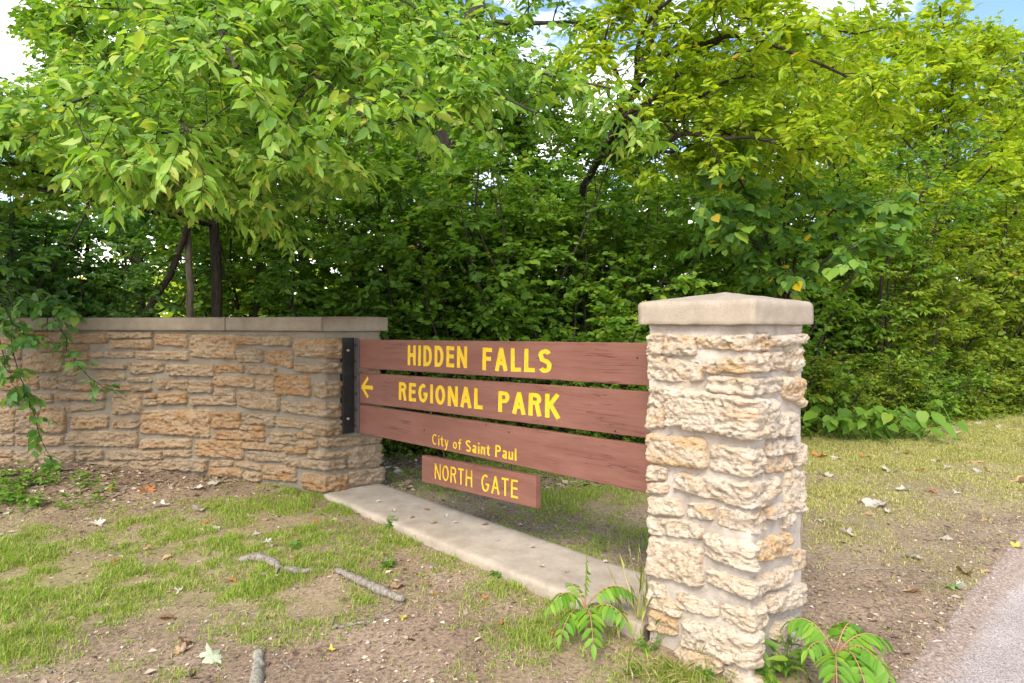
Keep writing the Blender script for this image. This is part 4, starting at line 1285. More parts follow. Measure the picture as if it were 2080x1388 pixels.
row([(LA, 1800, 11.0, .85, M_BARK, L_EDGE), (R0, 1900, 11.8, .9, M_BARK, L_EDGE), (LA, 2010, 12.6, .95, M_BARK, L_EDGE), (R1, 2110, 12.8, .9, M_BARK, L_YEL), (LA, 1900, 14.5, 1.1, M_BARK, L_YEL), (LA, 2190, 14.5, 1.1, M_BARK, L_EDGE)], 'lawn_edge_shrub', T6, 'shrub',
    'yellow-green shrubs along the right lawn edge', 'shrubs along the right lawn edge')
row([(LO0, 1690, 9.6, .85, M_BARK, L_EDGE), (LO1, 1790, 10.0, .8, M_BARK, L_EDGE), (LO0, 1870, 10.3, .85, M_BARK, L_MID), (LO1, 1950, 10.9, .8, M_BARK, L_EDGE), (LO0, 2030, 11.5, .85, M_BARK, L_EDGE), (LO1, 2110, 12.0, .9, M_BARK, L_EDGE)],
    'low_bush', T6, 'bush', 'low bushes skirting the lawn right of the pillar', 'low bushes skirting the lawn')
row([(LO0, 790, 8.0, .8, M_BARK, L_MID), (LO1, 930, 7.9, .8, M_BARK, L_MID), (LO0, 1080, 8.1, .9, M_BARK, L_DARK), (LO1, 1210, 8.4, .95, M_BARK, L_MID), (LO0, 1340, 8.6, .9, M_BARK, L_MID), (LO1, 1480, 8.9, .9, M_BARK, L_MID), (LO1, 1600, 9.2, .85, M_BARK, L_EDGE)],
    'low_bush', T6, 'bush', 'low bushes under the thicket behind the sign', 'low bushes behind the sign')
row([(MI1, -20, 12.2, .55, M_BARK, L_MID), (MI0, 300, 12.0, .95, M_BARK, L_MID), (MI1, 520, 12.4, 1.0, M_BARK, L_MID), (MI0, 720, 12.0, 1.0, M_BARK, L_MID), (MI1, 1040, 12.2, .92, M_BARK, L_MID), (MI1, 900, 12.8, .95, M_BARK, L_MID), (MI0, 1130, 11.2, .74, M_BARK, L_MID), (MI1, 1195, 12.8, .84, M_BARK, L_MID), (MI0, 1270, 12.0, .72, M_BARK, L_MID), (MI1, 1480, 11.6, .9, M_BARK, L_EDGE), (MI0, 1690, 12.2, .95, M_BARK, L_YEL), (MI1, 1850, 12.6, 1.02, M_BARK, L_YEL), (MI0, 1990, 13.6, 1.12, M_BARK, L_YEL), (MI1, 2150, 15, .95, M_BARK, L_YEL)],
    'understory_tree', T6, 'tree', 'slender understory trees behind the shrubs', 'understory trees behind the shrubs')
row([(TA0, 290, 18, 1.0, M_BARK, L_MID), (TA1, 450, 19, 1.0, M_BARK, L_DARK), (TA0, 620, 16, 1.0, M_BARK, L_MID), (TA1, 820, 18, 1.1, M_BARK, L_DARK), (TA1, 1420, 19, .85, M_BARK, L_MID), (TA0, 1600, 20, .85, M_BARK, L_EDGE), (TA1, 1770, 20, .75, M_BARK, L_EDGE)],
    'woodland_tree', T4, 'tree', 'tall trees deep in the wood', 'tall trees deep in the wood')
row([(TA0, 2000, 27, 1.1, M_BARK, L_FAR), (TA1, 2120, 24, 1.0, M_BARK, L_FAR)], 'far_tree', T4, 'tree',
    'hazy pale far trees at the top right', 'pale far trees at the top right')

# --- tree whose boughs hang over the wall towards the road (top left of the picture)
def bough_to(p, start, px, py, Yd, sag, n=10):
    e = at(px, py, Yd)
    s = np.asarray(start, float)
    t = np.linspace(0, 1, n)[:, None]
    pts = s + (e - s) * t + np.array([0, 0, 1.0]) * (sag * 4 * t * (1 - t))
    pts[1:-1] += p.r.normal(0, .06, (n - 2, 3))
    return pts, e
base = gl(418, 9.0)
p = Plant(301)
top = at(430, 90, 8.7)
tr = np.array([base * (1 - t) + top * t + np.array([.10 * math.sin(t * 5), .06 * math.sin(t * 4), 0]) for t in np.linspace(0, 1, 14)])
rr = np.linspace(.085, .045, 14); rr[0] = .12
p.wood.add(*tube(tr, rr, 9))
targets = [(130, 215, 3.6, .45), (30, 290, 4.4, .3), (330, 270, 3.3, .5), (480, 140, 3.1, .7), (640, 350, 3.7, .45), (760, 260, 3.4, .6), (900, 210, 3.7, .7),
           (1090, 230, 4.1, .8), (1240, 180, 4.5, .9), (700, 90, 3.8, .8), (960, 120, 4.3, .9), (330, 60, 3.8, .7), (560, 30, 4.1, .8), (420, 390, 4.2, .25), (200, 330, 4.6, .3), (850, 20, 4.6, .9), (340, 400, 5.2, .2), (520, 410, 5.6, .2), (640, 330, 5.4, .3), (240, 380, 5.6, .2)]
for k, (px, py, Yd, sag) in enumerate(targets):
    st = tr[8 + (k * 3) % 6]
    pts, e = bough_to(p, st, px, py, Yd, sag)
    p.branch(pts, .036, .007, 15, .85, 9, .34, 12, .094, .46, f0=.33, sides=6, sub_up=.05, droop=.5, tilt=.5, rad=.0028)
for k, e in enumerate([(-6.4, 5.3, 3.2), (-5.8, 5.0, 3.1), (-5.2, 5.0, 3.1), (-4.8, 5.1, 3.1), (-6.0, 4.5, 3.5), (-5.3, 4.5, 3.4), (-7.0, 5.8, 3.3), (-4.7, 4.5, 3.3)]):  # unseen boughs past the left edge, added to shade the wall's left part
    st = tr[7 + k % 3]; t = np.linspace(0, 1, 10)[:, None]
    pts = st + (np.array(e) - st) * t + np.array([0, 0, 1.0]) * (.25 * t * (1 - t))
    p.branch(pts, .024, .006, 11, .8, 8, .34, 12, .105, .50, f0=.45, sides=6, sub_up=.0, droop=.5, tilt=.5, rad=.0028)
for q in (p.P,):
    for i in range(len(q)): q[i] = q[i] - base
p.wood.V = [v - base for v in p.wood.V]
build(p, 'overhanging_tree', T8, M_BARK, L_OVER, base, 'bright green tree whose long leafy boughs hang over the wall at top left', 'tree')

def off(p, base):
    p.P = [q - base for q in p.P]; p.wood.V = [v - base for v in p.wood.V]
# --- yellow-green spreading tree behind the pillar
base = gl(1175, 10.2)
p = Plant(302)
tr = np.array([base, at(1175, 520, 9.9), at(1185, 380, 9.2), at(1235, 290, 8.2), at(1290, 180, 7.7), at(1330, 60, 7.6), at(1350, -80, 7.6)])
tr = np.stack([np.interp(np.linspace(0, 6, 19), np.arange(7), tr[:, c]) for c in range(3)], 1)
p.wood.add(*tube(tr, np.linspace(.07, .028, 19), 8))
for i0, way in [(8, [(1320, 255, 7.6), (1420, 262, 7.3), (1550, 268, 7.0), (1680, 235, 6.8)]), (9, [(1310, 215, 7.5), (1400, 205, 7.2), (1520, 150, 6.9), (1600, 60, 6.7)]),
                (10, [(1350, 170, 7.5), (1450, 90, 7.2), (1560, 10, 7.0), (1620, -60, 6.9)]), (8, [(1330, 285, 7.3), (1450, 275, 6.9), (1580, 300, 6.6), (1720, 290, 6.4)]),
                (11, [(1330, 110, 7.8), (1440, 30, 8.0), (1560, -60, 8.0)]), (12, [(1300, 60, 7.2), (1390, -30, 6.8), (1480, -80, 6.6)]), (9, [(1300, 240, 8.2), (1430, 190, 8.6), (1600, 150, 8.8), (1760, 120, 8.8)]),
                (10, [(1340, 190, 8.0), (1480, 120, 8.1), (1640, 70, 8.0), (1800, 60, 7.9)]), (9, [(1270, 200, 7.3), (1240, 120, 6.9), (1230, 40, 6.7)]), (8, [(1300, 300, 7.9), (1420, 320, 7.7), (1530, 360, 7.5)]),
                (11, [(1360, 100, 7.3), (1500, 60, 6.8), (1680, 130, 6.4), (1790, 190, 6.3)])]:
    w = np.array([tr[i0]] + [at(*v) for v in way])
    pts = np.stack([np.interp(np.linspace(0, len(w) - 1, 12), np.arange(len(w)), w[:, c]) for c in range(3)], 1)
    pts[1:] += p.r.normal(0, .03, (11, 3))
    p.branch(pts, .034, .008, 13, .9, 8, .40, 11, .115, .42, f0=.22, sides=6, sub_up=.2, droop=.3, tilt=.55, rad=.003)
off(p, base)
build(p, 'spreading_tree', T6, M_BARK, L_YEL, base, 'yellow-green tree with arching dark branches above the pillar', 'tree')

# --- broad-leaved sapling just right of and behind the pillar cap
base = gl(1600, 9.3)
p = Plant(303)
for way in [[(1590, 640, 8.1), (1560, 480, 7.8), (1500, 360, 7.4), (1480, 330, 7.0)], [(1600, 620, 8.1), (1620, 500, 7.7), (1700, 420, 7.2), (1850, 400, 6.8)], [(1590, 600, 8.0), (1640, 560, 7.5), (1700, 510, 7.0), (1760, 500, 6.8)],
            [(1600, 560, 8.2), (1590, 400, 8.0), (1640, 300, 7.7), (1720, 320, 7.4)], [(1600, 600, 8.2), (1560, 440, 7.6), (1400, 400, 7.2)], [(1590, 600, 8.0), (1530, 480, 7.6), (1460, 490, 7.3)]]:
    w = np.array([base] + [at(*v) for v in way])
    pts = np.stack([np.interp(np.linspace(0, len(w) - 1, 12), np.arange(len(w)), w[:, c]) for c in range(3)], 1)
    p.branch(pts, .03, .006, 9, .6, 4, .3, 6, .125, .92, f0=.35, sides=5, sub_up=.0, droop=.7, tilt=.5, rad=.003, side=.8)
off(p, base)
build(p, 'broadleaf_sapling', TB, M_BARK, L_BROAD, base, 'sapling with big rounded leaves, some turned yellow, above and behind the pillar', 'sapling')

# --- the thick old trunk behind the sign, with a dark limb crossing the sky gap
base = gl(865, 10.6)
p = Plant(304)
tr = np.array([base - [0, 0, .2], at(862, 640, 10.5), at(872, 560, 10.5), at(885, 430, 10.6), at(905, 290, 10.7), at(940, 150, 10.8), at(962, 40, 10.9), at(975, -120, 11), at(990, -300, 11)])
tr = np.stack([np.interp(np.linspace(0, 8, 25), np.arange(9), tr[:, c]) for c in range(3)], 1)
rr = np.linspace(.27, .13, 25); rr[0] = .36
p.wood.add(*tube(tr, rr, 12))
for way in [[(990, 10, 10.4), (1012, 60, 10.0), (1030, 110, 9.8), (1056, 155, 9.6)], [(1000, 45, 10.3), (1070, 48, 9.8), (1150, 45, 9.4), (1220, 42, 9.2)], [(900, -60, 10.6), (840, 20, 10.2), (780, 70, 9.9)], [(930, 60, 10.4), (880, 20, 10), (830, -40, 9.6)],
            [(1000, -160, 10.6), (1080, -180, 10), (1160, -120, 9.6)], [(900, 100, 10.3), (850, 90, 9.8), (790, 120, 9.4)], [(960, 90, 10.2), (1010, 130, 9.6), (1080, 180, 9.2)]]:
    s = tr[int(np.clip(25 * (660 - way[0][1]) / 960, 0, 23))] if False else tr[np.argmin(np.linalg.norm(tr - at(*way[0]), axis=1))]
    w = np.array([s] + [at(*v) for v in way])
    pts = np.stack([np.interp(np.linspace(0, len(w) - 1, 12), np.arange(len(w)), w[:, c]) for c in range(3)], 1)
    p.branch(pts, .06, .012, 8, .95, 6, .42, 10, .11, .55, f0=.4, sides=7, sub_up=.1, droop=.35, tilt=.5, rad=.004)
off(p, base)
build(p, 'old_tree', T6, M_BARK, L_DARK, base, 'thick dark old trunk with a crooked limb against the sky, behind the sign', 'tree')

# --- bare trunks behind the wall
def pole(name, label, pts, r0, r1, bark, seed):
    base = np.array(pts[0]); base[2] -= .1
    w = np.array([base] + [np.array(v) for v in pts[1:]])
    w = np.stack([np.interp(np.linspace(0, len(w) - 1, 16), np.arange(len(w)), w[:, c]) for c in range(3)], 1)
    p = Plant(seed); w[1:-1] += p.r.normal(0, .004, (14, 3))
    p.wood.add(*tube(w, np.linspace(r0, r1, 16), 8))
    tip = w[-1]
    for k in range(5):
        b = p.wander(w[10 + k], (p.r.normal(), p.r.normal(), .6), 1.1, 7, .12, .0)
        p.branch(b, r1 * .7, .004, 4, .55, 5, .36, 9, .09, .6, tilt=.5)
    off(p, base)
    build(p, name, T6, bark, L_DARK, base, label, 'sapling')
pole('leaning_sapling', 'leaning black sapling stem behind the wall, left of the two upright trunks', [gl(292, 8.6), at(300, 630, 8.6), at(345, 560, 8.5), at(375, 480, 8.4), at(400, 400, 8.2), at(440, 300, 8.0)], .055, .03, M_BARK, 311)
pole('pale_sapling', 'thin straight pale grey trunk behind the wall, left of the dark one', [gl(386, 8.5), at(386, 640, 8.5), at(385, 560, 8.5), at(382, 470, 8.5), at(372, 360, 8.5), at(365, 250, 8.5)], .052, .035, M_BARK_L, 312)
pole('slim_sapling', 'slim dark curved stem behind the wall at far left', [gl(190, 9.2), at(180, 560, 9.2), at(176, 430, 9.1), at(186, 330, 9.0), at(200, 240, 8.8)], .03, .018, M_BARK, 313)
pole('forked_sapling', 'slim dark stem between wall end and old trunk', [gl(520, 9.6), at(520, 620, 9.6), at(528, 500, 9.5), at(520, 400, 9.4), at(500, 300, 9.2)], .035, .02, M_BARK, 314)
pole('reddish_sapling', 'dark slanting stem in the thicket far right of the pillar', [gl(1790, 10.3), at(1790, 560, 10.2), at(1820, 480, 10.0), at(1860, 420, 9.8), at(1890, 360, 9.6)], .03, .014, M_BARK, 315)

# --- branch of leaves trailing over the wall coping at far left
base = gl(40, 8.0)
p = Plant(321)
def trail(way, L, nl, side=.9, f0=.2):
    w = np.array([at(*v) for v in way])
    n = 14
    pts = np.stack([np.interp(np.linspace(0, len(w) - 1, n), np.arange(len(w)), w[:, c]) for c in range(3)], 1)
    pts[1:] += p.r.normal(0, .012, (n - 1, 3))
    p.tube(pts, .007, .003, 5)
    p.twigs(pts, 15, .20, nl + 1, L, .66, f0=f0, up=-.1, droop=.45, tilt=.45, rad=.0025)
trail([(10, 560, 7.6), (30, 620, 6.75), (22, 700, 6.65), (40, 770, 6.55), (60, 800, 6.5), (80, 880, 6.45), (110, 940, 6.4)], .115, 5)
trail([(60, 580, 7.6), (108, 635, 6.7), (135, 690, 6.6), (150, 740, 6.5), (185, 770, 6.45), (225, 795, 6.4)], .10, 4)
trail([(0, 600, 7.4), (20, 650, 6.6), (50, 680, 6.5), (80, 700, 6.45)], .10, 5)
trail([(20, 580, 7.4), (60, 610, 6.8), (110, 625, 6.7), (140, 640, 6.65)], .11, 6)
trail([(-40, 600, 7.4), (-10, 640, 6.6), (10, 740, 6.4), (40, 800, 6.3)], .11, 6)
p.tube(np.array([base, at(20, 640, 7.9), at(10, 560, 7.6)]), .012, .007, 5)
off(p, base)
build(p, 'trailing_vine', T8, M_BARK, L_BLUE, base, 'leafy vine trailing over the coping and down the wall at far left', 'vine', None, 'stems', 'foliage')

# --- burdock-like plant with huge leaves at the lawn edge
base = gl(1780, 8.9)
p = Plant(331)
for k in range(80):
    az = p.r.uniform(0, 6.28); ln = p.r.uniform(.3, .7)
    w = p.wander((p.r.normal(0, .38), p.r.normal(0, .14), 0), (math.cos(az) * .8, math.sin(az) * .5, p.r.uniform(.5, 1.1)), ln, 5, .08, -.05)
    p.tube(w, .009, .006, 5)
    t = unit(w[-1] - w[-2])
    p.P.append(w[-1:]); p.D.append(unit(np.array([math.cos(az), math.sin(az) * .6, -.45 + p.r.normal(0, .2)]))[None]); p.Nn.append(unit(np.array([math.cos(az) * .5, math.sin(az) * .5 - .5, 1.0]) + p.r.normal(0, .2, 3))[None])
    ll = p.r.uniform(.12, .25); p.L.append(np.array([ll])); p.Wd.append(np.array([ll * .72]))
build(p, 'burdock_plant', TB, L_WEED, L_MID, base, 'clump of very large floppy leaves at the lawn edge right of the pillar', 'plant', None, 'stalks', 'foliage')

# --- far wood closing the view
p = Plant(341)
n = 26000
xx = p.r.uniform(-60, 60, n); yy = p.r.uniform(34, 60, n)
hh = 4.2 + 2.2 * fbm(np.stack([xx * .12, yy * .1, 0 * xx], -1), 91, 3)
zz = p.r.random(n) ** .7 * hh
p.P = [np.stack([xx, yy, zz], -1)]
p.D = [unit(p.r.normal(0, 1, (n, 3)))]; p.Nn = [unit(p.r.normal(0, 1, (n, 3)))]
ll = p.r.uniform(.35, .8, n); p.L = [ll]; p.Wd = [ll * .7]
tag(obj('distant_woods', p.leaf_mesh('distant_woods', T4), L_YEL), 'distant sunlit belt of trees seen between the trunks', 'woods', None, 'stuff')
# ------------------------------------------------------------------ grass, litter, sticks, fallen leaves, weeds
def blades(n_t, density_fn, nb, hmin, hmax, wid, seed, box, name, mat, label):
    r = np.random.default_rng(seed)
    x = r.uniform(box[0], box[1], n_t); y = r.uniform(box[2], box[3], n_t)
    d = density_fn(x, y)
    a, b = gate_ab(x, y)
    bad = (a > -.06) & (a < .68) & (b > -.06) & (b < .68) | (a > .6) & (a < 4.25) & (b > -.01) & (b < .62) | (a < -.42)
    keep = (r.random(n_t) < d) & ~bad
    x, y, d = x[keep], y[keep], d[keep]
    k = r.integers(nb[0], nb[1], len(x))
    X = np.repeat(x, k) + r.normal(0, .018, k.sum()); Y = np.repeat(y, k) + r.normal(0, .018, k.sum())
    D = np.repeat(d, k)
    Zg = ground_z(X, Y) - .004
    n = len(X)
    h = r.uniform(hmin, hmax, n) * (.6 + .6 * D) * np.repeat(r.uniform(.6, 1.25, len(x)), k)
    az = r.uniform(0, 2 * math.pi, n); lean = np.abs(r.normal(.7, .45, n))
    dx, dy = np.cos(az), np.sin(az)
    w = wid * r.uniform(.7, 1.3, n)
    a2 = az + r.normal(1.57, .5, n); sx, sy = np.cos(a2) * w / 2, np.sin(a2) * w / 2
    P0 = np.stack([X, Y, Zg], -1)
    def lvl(t, z): return np.stack([X + dx * lean * h * t, Y + dy * lean * h * t, Zg + h * z], -1)
    S = np.stack([sx, sy, 0 * sx], -1)
    m1 = lvl(.25, .5); tip = lvl(1.0, .92 - .25 * 0)
    tip[:, 2] -= h * .3 * np.clip(lean - .3, 0, 1)
    V = np.stack([P0 - S, P0 + S, m1 - S * .85, m1 + S * .85, tip], 1).reshape(-1, 3)
    o = (np.arange(n) * 5)[:, None]
    F4 = o + np.array([[0, 1, 3, 2]]); F3 = o + np.array([[2, 3, 4]])
    me = mesh_np(name, V, [F4, F3])
    tag(obj(name, me, mat), label, 'grass', None, 'stuff')
    return n
def pn(x, y, s, seed): return fbm(np.stack([x * s, y * s, 0 * x], -1), seed, 4)
def d_green(x, y):
    g, l = covers(x, y)
    return np.maximum(np.clip(g * (1.05 + 2.4 * pn(x, y, 2.6, 51)), 0, 1) * (pn(x, y, 8, 52) > -.25), .7 * np.exp(-((gate_ab(x, y)[1] - .66) / .035) ** 2) * (gate_ab(x, y)[0] > .7) * (gate_ab(x, y)[0] < 2.6))
def d_lawn(x, y):
    g, l = covers(x, y)
    return np.clip(l * (.9 + 1.2 * pn(x, y, 2.2, 53)), 0, 1) * (y < 13)
def d_sparse(x, y):
    return np.clip(.10 + .3 * pn(x, y, 3.0, 55), 0, .22) * (np.hypot(x, y) < 9)
n1 = blades(150000, d_green, (5, 12), .014, .066, .0040, 61, (-5.2, 2.2, 2.7, 8.2), 'grass', L_GRASS, 'patchy bright green grass in front of the wall')
n2 = blades(130000, d_lawn, (5, 8), .012, .045, .0055, 62, (1.2, 10, 3.2, 12.5), 'lawn_grass', L_DRYGRASS, 'short dry lawn right of the pillar')
n3 = blades(60000, d_sparse, (2, 6), .012, .040, .004, 63, (-5, 5, 2.7, 8), 'sparse_grass', L_DRYGRASS, 'thin straw and grass sprouting from bare soil')

# small dry litter
r = np.random.default_rng(71)
n = 130000
x = r.uniform(-6, 7, n); y = 2.6 + 9.5 * r.random(n) ** 1.5
mulch = np.maximum(np.exp(-((x + 4.6) / 2.2) ** 2 - ((y - 6.3) / .6) ** 2), .9 * ((y > 6.3) & (x > -1.6) & (x < 2.5)))
g_, l_ = covers(x, y)
dens = np.clip(.42 + .5 * pn(x, y, 1.7, 57) + .9 * mulch - .25 * l_, 0.03, 1)
a, b = gate_ab(x, y)
keep = (r.random(n) < dens) & ~((a > -.03) & (a < .66) & (b > -.03) & (b < .66)) & ~((a > .6) & (a < 4.25) & (b > -.01) & (b < .61)) & (a > -.55) 
x, y, mulch = x[keep], y[keep], mulch[keep]; n = len(x)
p = Plant(72)
p.P = [np.stack([x, y, ground_z(x, y) + r.uniform(.000, .006, n)], -1)]
az = r.uniform(0, 6.28, n)
p.D = [unit(np.stack([np.cos(az), np.sin(az), r.normal(.05, .18, n)], -1))]
p.Nn = [unit(np.stack([r.normal(0, .35, n), r.normal(0, .35, n), np.ones(n)], -1))]
ll = r.uniform(.008, .032, n) * (1 + 1.3 * mulch) * np.where(r.random(n) < .12, 2.0, 1); p.L = [ll]; p.Wd = [ll * np.where(r.random(n) < .45, .15, .6)]
tag(obj('leaf_litter', p.leaf_mesh('leaf_litter', T4), L_LITTER), 'crumbled dry leaf litter and wood chips over the soil', 'litter', None, 'stuff')

# pebbles at the road edge and on the soil
r = np.random.default_rng(73)
ac = Acc()
ico_V = np.array([[0,0,1],[.9,0,.3],[.28,.85,.3],[-.72,.52,.3],[-.72,-.52,.3],[.28,-.85,.3],[0,0,-.4]])
ico_F = np.array([[0,1,2],[0,2,3],[0,3,4],[0,4,5],[0,5,1],[6,2,1],[6,3,2],[6,4,3],[6,5,4],[6,1,5]])
for k in range(2600):
    bq = r.uniform(-1.5, 8); aq = -.50 + r.normal(0, .16) if k < 1500 else r.uniform(-.4, 3.0)
    if k >= 1500: bq = r.uniform(-3, -.1)
    P = gate(aq, bq, 0); 
    if P[1] < 2.4: continue
    s = r.uniform(.003, .009) * (1 + (r.random() < .06))
    z = float(ground_z(P[:1], P[1:2])[0])
    ac.add(ico_V * s * r.uniform(.7, 1.3, 3) + [P[0], P[1], z + .002], ico_F)
tag(obj('gravel', ac.mesh('gravel'), plain('gravel_stone', (0.36, 0.31, 0.27), .9, 0, .3, 80, .4)), 'scattered small gravel on the soil and along the road edge', 'gravel', None, 'stuff')

# fallen leaves, each one its own thing
def lobed(seed, curl, lobes=5, deep=.35):
    r = np.random.default_rng(seed)
    m = 28
    th = np.linspace(0, 2 * math.pi, m, endpoint=False)
    rad = .5 * (1 - deep * .5 + deep * .5 * np.cos(lobes * th)) * (1 + .18 * np.cos(th)) * (1 + r.normal(0, .05, m))
    rings = [0.0, .35, .7, 1.0]
    V = [[0, 0, 0]]
    for q in rings[1:]:
        for t, R in zip(th, rad): V.append([q * R * math.cos(t) * 1.25, q * R * math.sin(t) * .85, 0])
    V = np.array(V)
    V[:, 2] = curl * ((V[:, 1] * 1.6) ** 2 + .5 * (V[:, 0]) ** 2 * r.uniform(-.8, 1)) + .10 * curl * np.sin(V[:, 0] * 9 + seed) * np.abs(V[:, 1]) * 2
    V[:, 2] += .16 * fbm(V * 3.5 + seed * 7, 300 + seed, 3) + .05 * fbm(V * 9, 310 + seed, 2)
    F3 = [[0, 1 + k, 1 + (k + 1) % m] for k in range(m)]
    F4 = [[1 + q * m + k, 1 + (q + 1) * m + k, 1 + (q + 1) * m + (k + 1) % m, 1 + q * m + (k + 1) % m] for q in range(2) for k in range(m)]
    # stalk
    s0 = len(V)
    st = np.array([[-.45, -.012, .0], [-.45, .012, .0], [-.85, .01, .05], [-.85, -.01, .05]])
    V = np.concatenate([V, st]); F4.append([s0, s0 + 1, s0 + 2, s0 + 3])
    return smooth(mesh_np('fallen_leaf', V, [np.array(F3), np.array(F4)]))
shapes = [lobed(1, .45, 7, .5), lobed(2, .7, 5, .6), lobed(3, .3, 5, .35), lobed(4, -.55, 7, .55)]
LM = [('the wall', 380, 960), ('the bent stick', 560, 1160), ('the straight stick', 750, 1195), ('the concrete footing', 950, 1130), ('the mossy root', 525, 1350), ('the sumac seedling', 1195, 1250),
      ('the pillar', 1480, 1330), ('the road edge', 1960, 1200), ('the ground cover', 90, 1005), ('the burdock clump', 1790, 870)]
FL = [(195,1065,'pale',34),(330,1030,'pale',32),(405,1037,'pale',44),(225,995,'orange',20),(300,1000,'orange',42),(440,984,'pale',44),(400,994,'pale',32),(235,1140,'orange',28),(540,1104,'pale',22),(552,1112,'pale',22),
 (437,1076,'pale',22),(521,1086,'pale',26),(276,1206,'tan',14),(365,1202,'pale',22),(470,1182,'orange',22),(12,1281,'tan',34),(368,1326,'tan',36),(378,1310,'brown',34),(334,1258,'brown',30),(432,1340,'mint',66),
 (547,1256,'tan',24),(552,1176,'pale',50),(806,1194,'tan',36),(880,1207,'orange',16),(984,1218,'orange',16),(818,1258,'yellow',20),(915,1112,'pale',26),(420,1062,'orange',16),(597,1134,'tan',22),(300,1118,'tan',20),
 (340,1135,'tan',20),(100,1240,'tan',18),(190,1208,'tan',18),(15,1045,'pale',22),(0,1090,'pale',18),(640,1060,'orange',18),(860,1320,'tan',18),(672,1325,'yellow',22),(1020,1270,'orange',20),(1130,1290,'orange',24),(1190,1300,'tan',24),
 (1666,930,'orange',34),(1700,933,'pale',26),(1703,946,'pale',30),(1680,968,'pale',36),(1757,931,'orange',26),(1840,922,'orange',22),(1816,920,'pale',24),(1810,957,'pale',44),(1835,998,'pale',32),(1781,1027,'pale',60),(1767,1045,'tan',30),(1806,1043,'pale',26),
 (1722,1088,'pale',36),(1857,1136,'pale',38),(1930,1194,'green',44),(1952,1190,'pale',26),(1962,1168,'brown',40),(1850,1204,'tan',32),(1966,938,'tan',46),(1853,879,'orange',34),(1934,882,'pale',44),(1900,938,'pale',22),(1925,950,'pale',26),(1990,862,'pale',24),(2030,870,'pale',26),
 (1892,908,'tan',18),(1868,894,'pale',26),(2063,1113,'yellow',30),(2070,982,'tan',40),(1922,1098,'pale',26),(1945,1002,'pale',24),(1985,958,'pale',24),(2010,958,'tan',24),(1671,884,'tan',22),(1695,918,'orange',14),(1740,955,'pale',18),(1870,958,'orange',16),(1893,1000,'orange',20),(1672,1012,'orange',22),(1730,1090,'tan',18),(1757,953,'tan',16),(2005,1165,'tan',18),(1660,1058,'pale',26)]
r = np.random.default_rng(81)
seen = {}
rank = {}
for k, (px, py, colr, sz) in enumerate(FL):
    P = ground_at(px, py)
    L = sz * P[1] / FOC * .95
    o = obj('fallen_leaf', shapes[k % 4], M_DEAD['pale'])
    o.material_slots[0].link = 'OBJECT'
    o.material_slots[0].material = M_DEAD[colr]
    P[2] += .012 + .02 * L
    o.location = P; o.scale = (L, L, L)
    o.rotation_euler = (r.normal(0, .15), r.normal(0, .15), r.uniform(0, 6.28))
    lm = min(LM, key=lambda q: math.hypot(px - q[1], (py - q[2]) * 1.8))
    dx, dy = px - lm[1], (py - lm[2]) * 1.8
    side = ('left of' if dx < 0 else 'right of') if abs(dx) > abs(dy) else ('behind' if dy < 0 else 'in front of')
    if lm[0] == 'the wall': side = 'at the foot of' if dy < 60 else 'in front of'
    words_ = {'pale': 'pale curled dry', 'orange': 'orange dry', 'brown': 'dark brown dry', 'tan': 'tan dry', 'yellow': 'yellow', 'mint': 'large pale mint-green', 'green': 'flat green'}[colr]
    big = 'big ' if sz >= 40 and colr != 'mint' else 'tiny ' if sz <= 18 else ''
    lab = f'{big}{words_} fallen leaf lying {side} {lm[0]}'
    seen.setdefault(lab, []).append((px, o))
    tag(o, lab, 'leaf', 'fallen leaves on the ground')
for lab, lst in seen.items():
    if len(lst) > 1:
        for k, (px, o) in enumerate(sorted(lst, key=lambda q: q[0])):
            o['label'] = lab.replace(' lying', f', {ORD[k] if k < len(lst) - 1 else "rightmost"} of {NUM[len(lst)]},')

SLB = [(770,1021,'pale',9),(868,1036,'orange',12),(800,1040,'pale',8),(838,1052,'tan',10),(880,1063,'tan',13),(925,1063,'pale',8),(985,1066,'brown',12),(905,1050,'pale',9),(1010,1098,'pale',8),(1082,1112,'pale',10),(1232,1141,'pale',12),(1150,1160,'tan',9),(1100,1150,'pale',9)]
for k, (px, py, colr, sz) in enumerate(sorted(SLB)):
    Y_ = (EYE - .075) * FOC / (py - HY)
    P = at(px, py, Y_); L = sz * 1.3 * Y_ / FOC
    o = obj('leaf_scrap', shapes[k % 4], M_DEAD['pale'])
    o.material_slots[0].link = 'OBJECT'; o.material_slots[0].material = M_DEAD[colr]
    o.location = (P[0], P[1], .062 + .02 * (gate_ab(P[0], P[1])[0] - .6) / 3.5 + .010); o.scale = (L, L, L); o.rotation_euler = (r.normal(0, .1), r.normal(0, .1), r.uniform(0, 6.28))
    tag(o, f'tiny {colr} leaf scrap on the concrete footing, {ORD[k] if k < len(SLB) - 1 else "rightmost"} of {NUM[len(SLB)]}', 'leaf', 'leaf scraps on the footing')
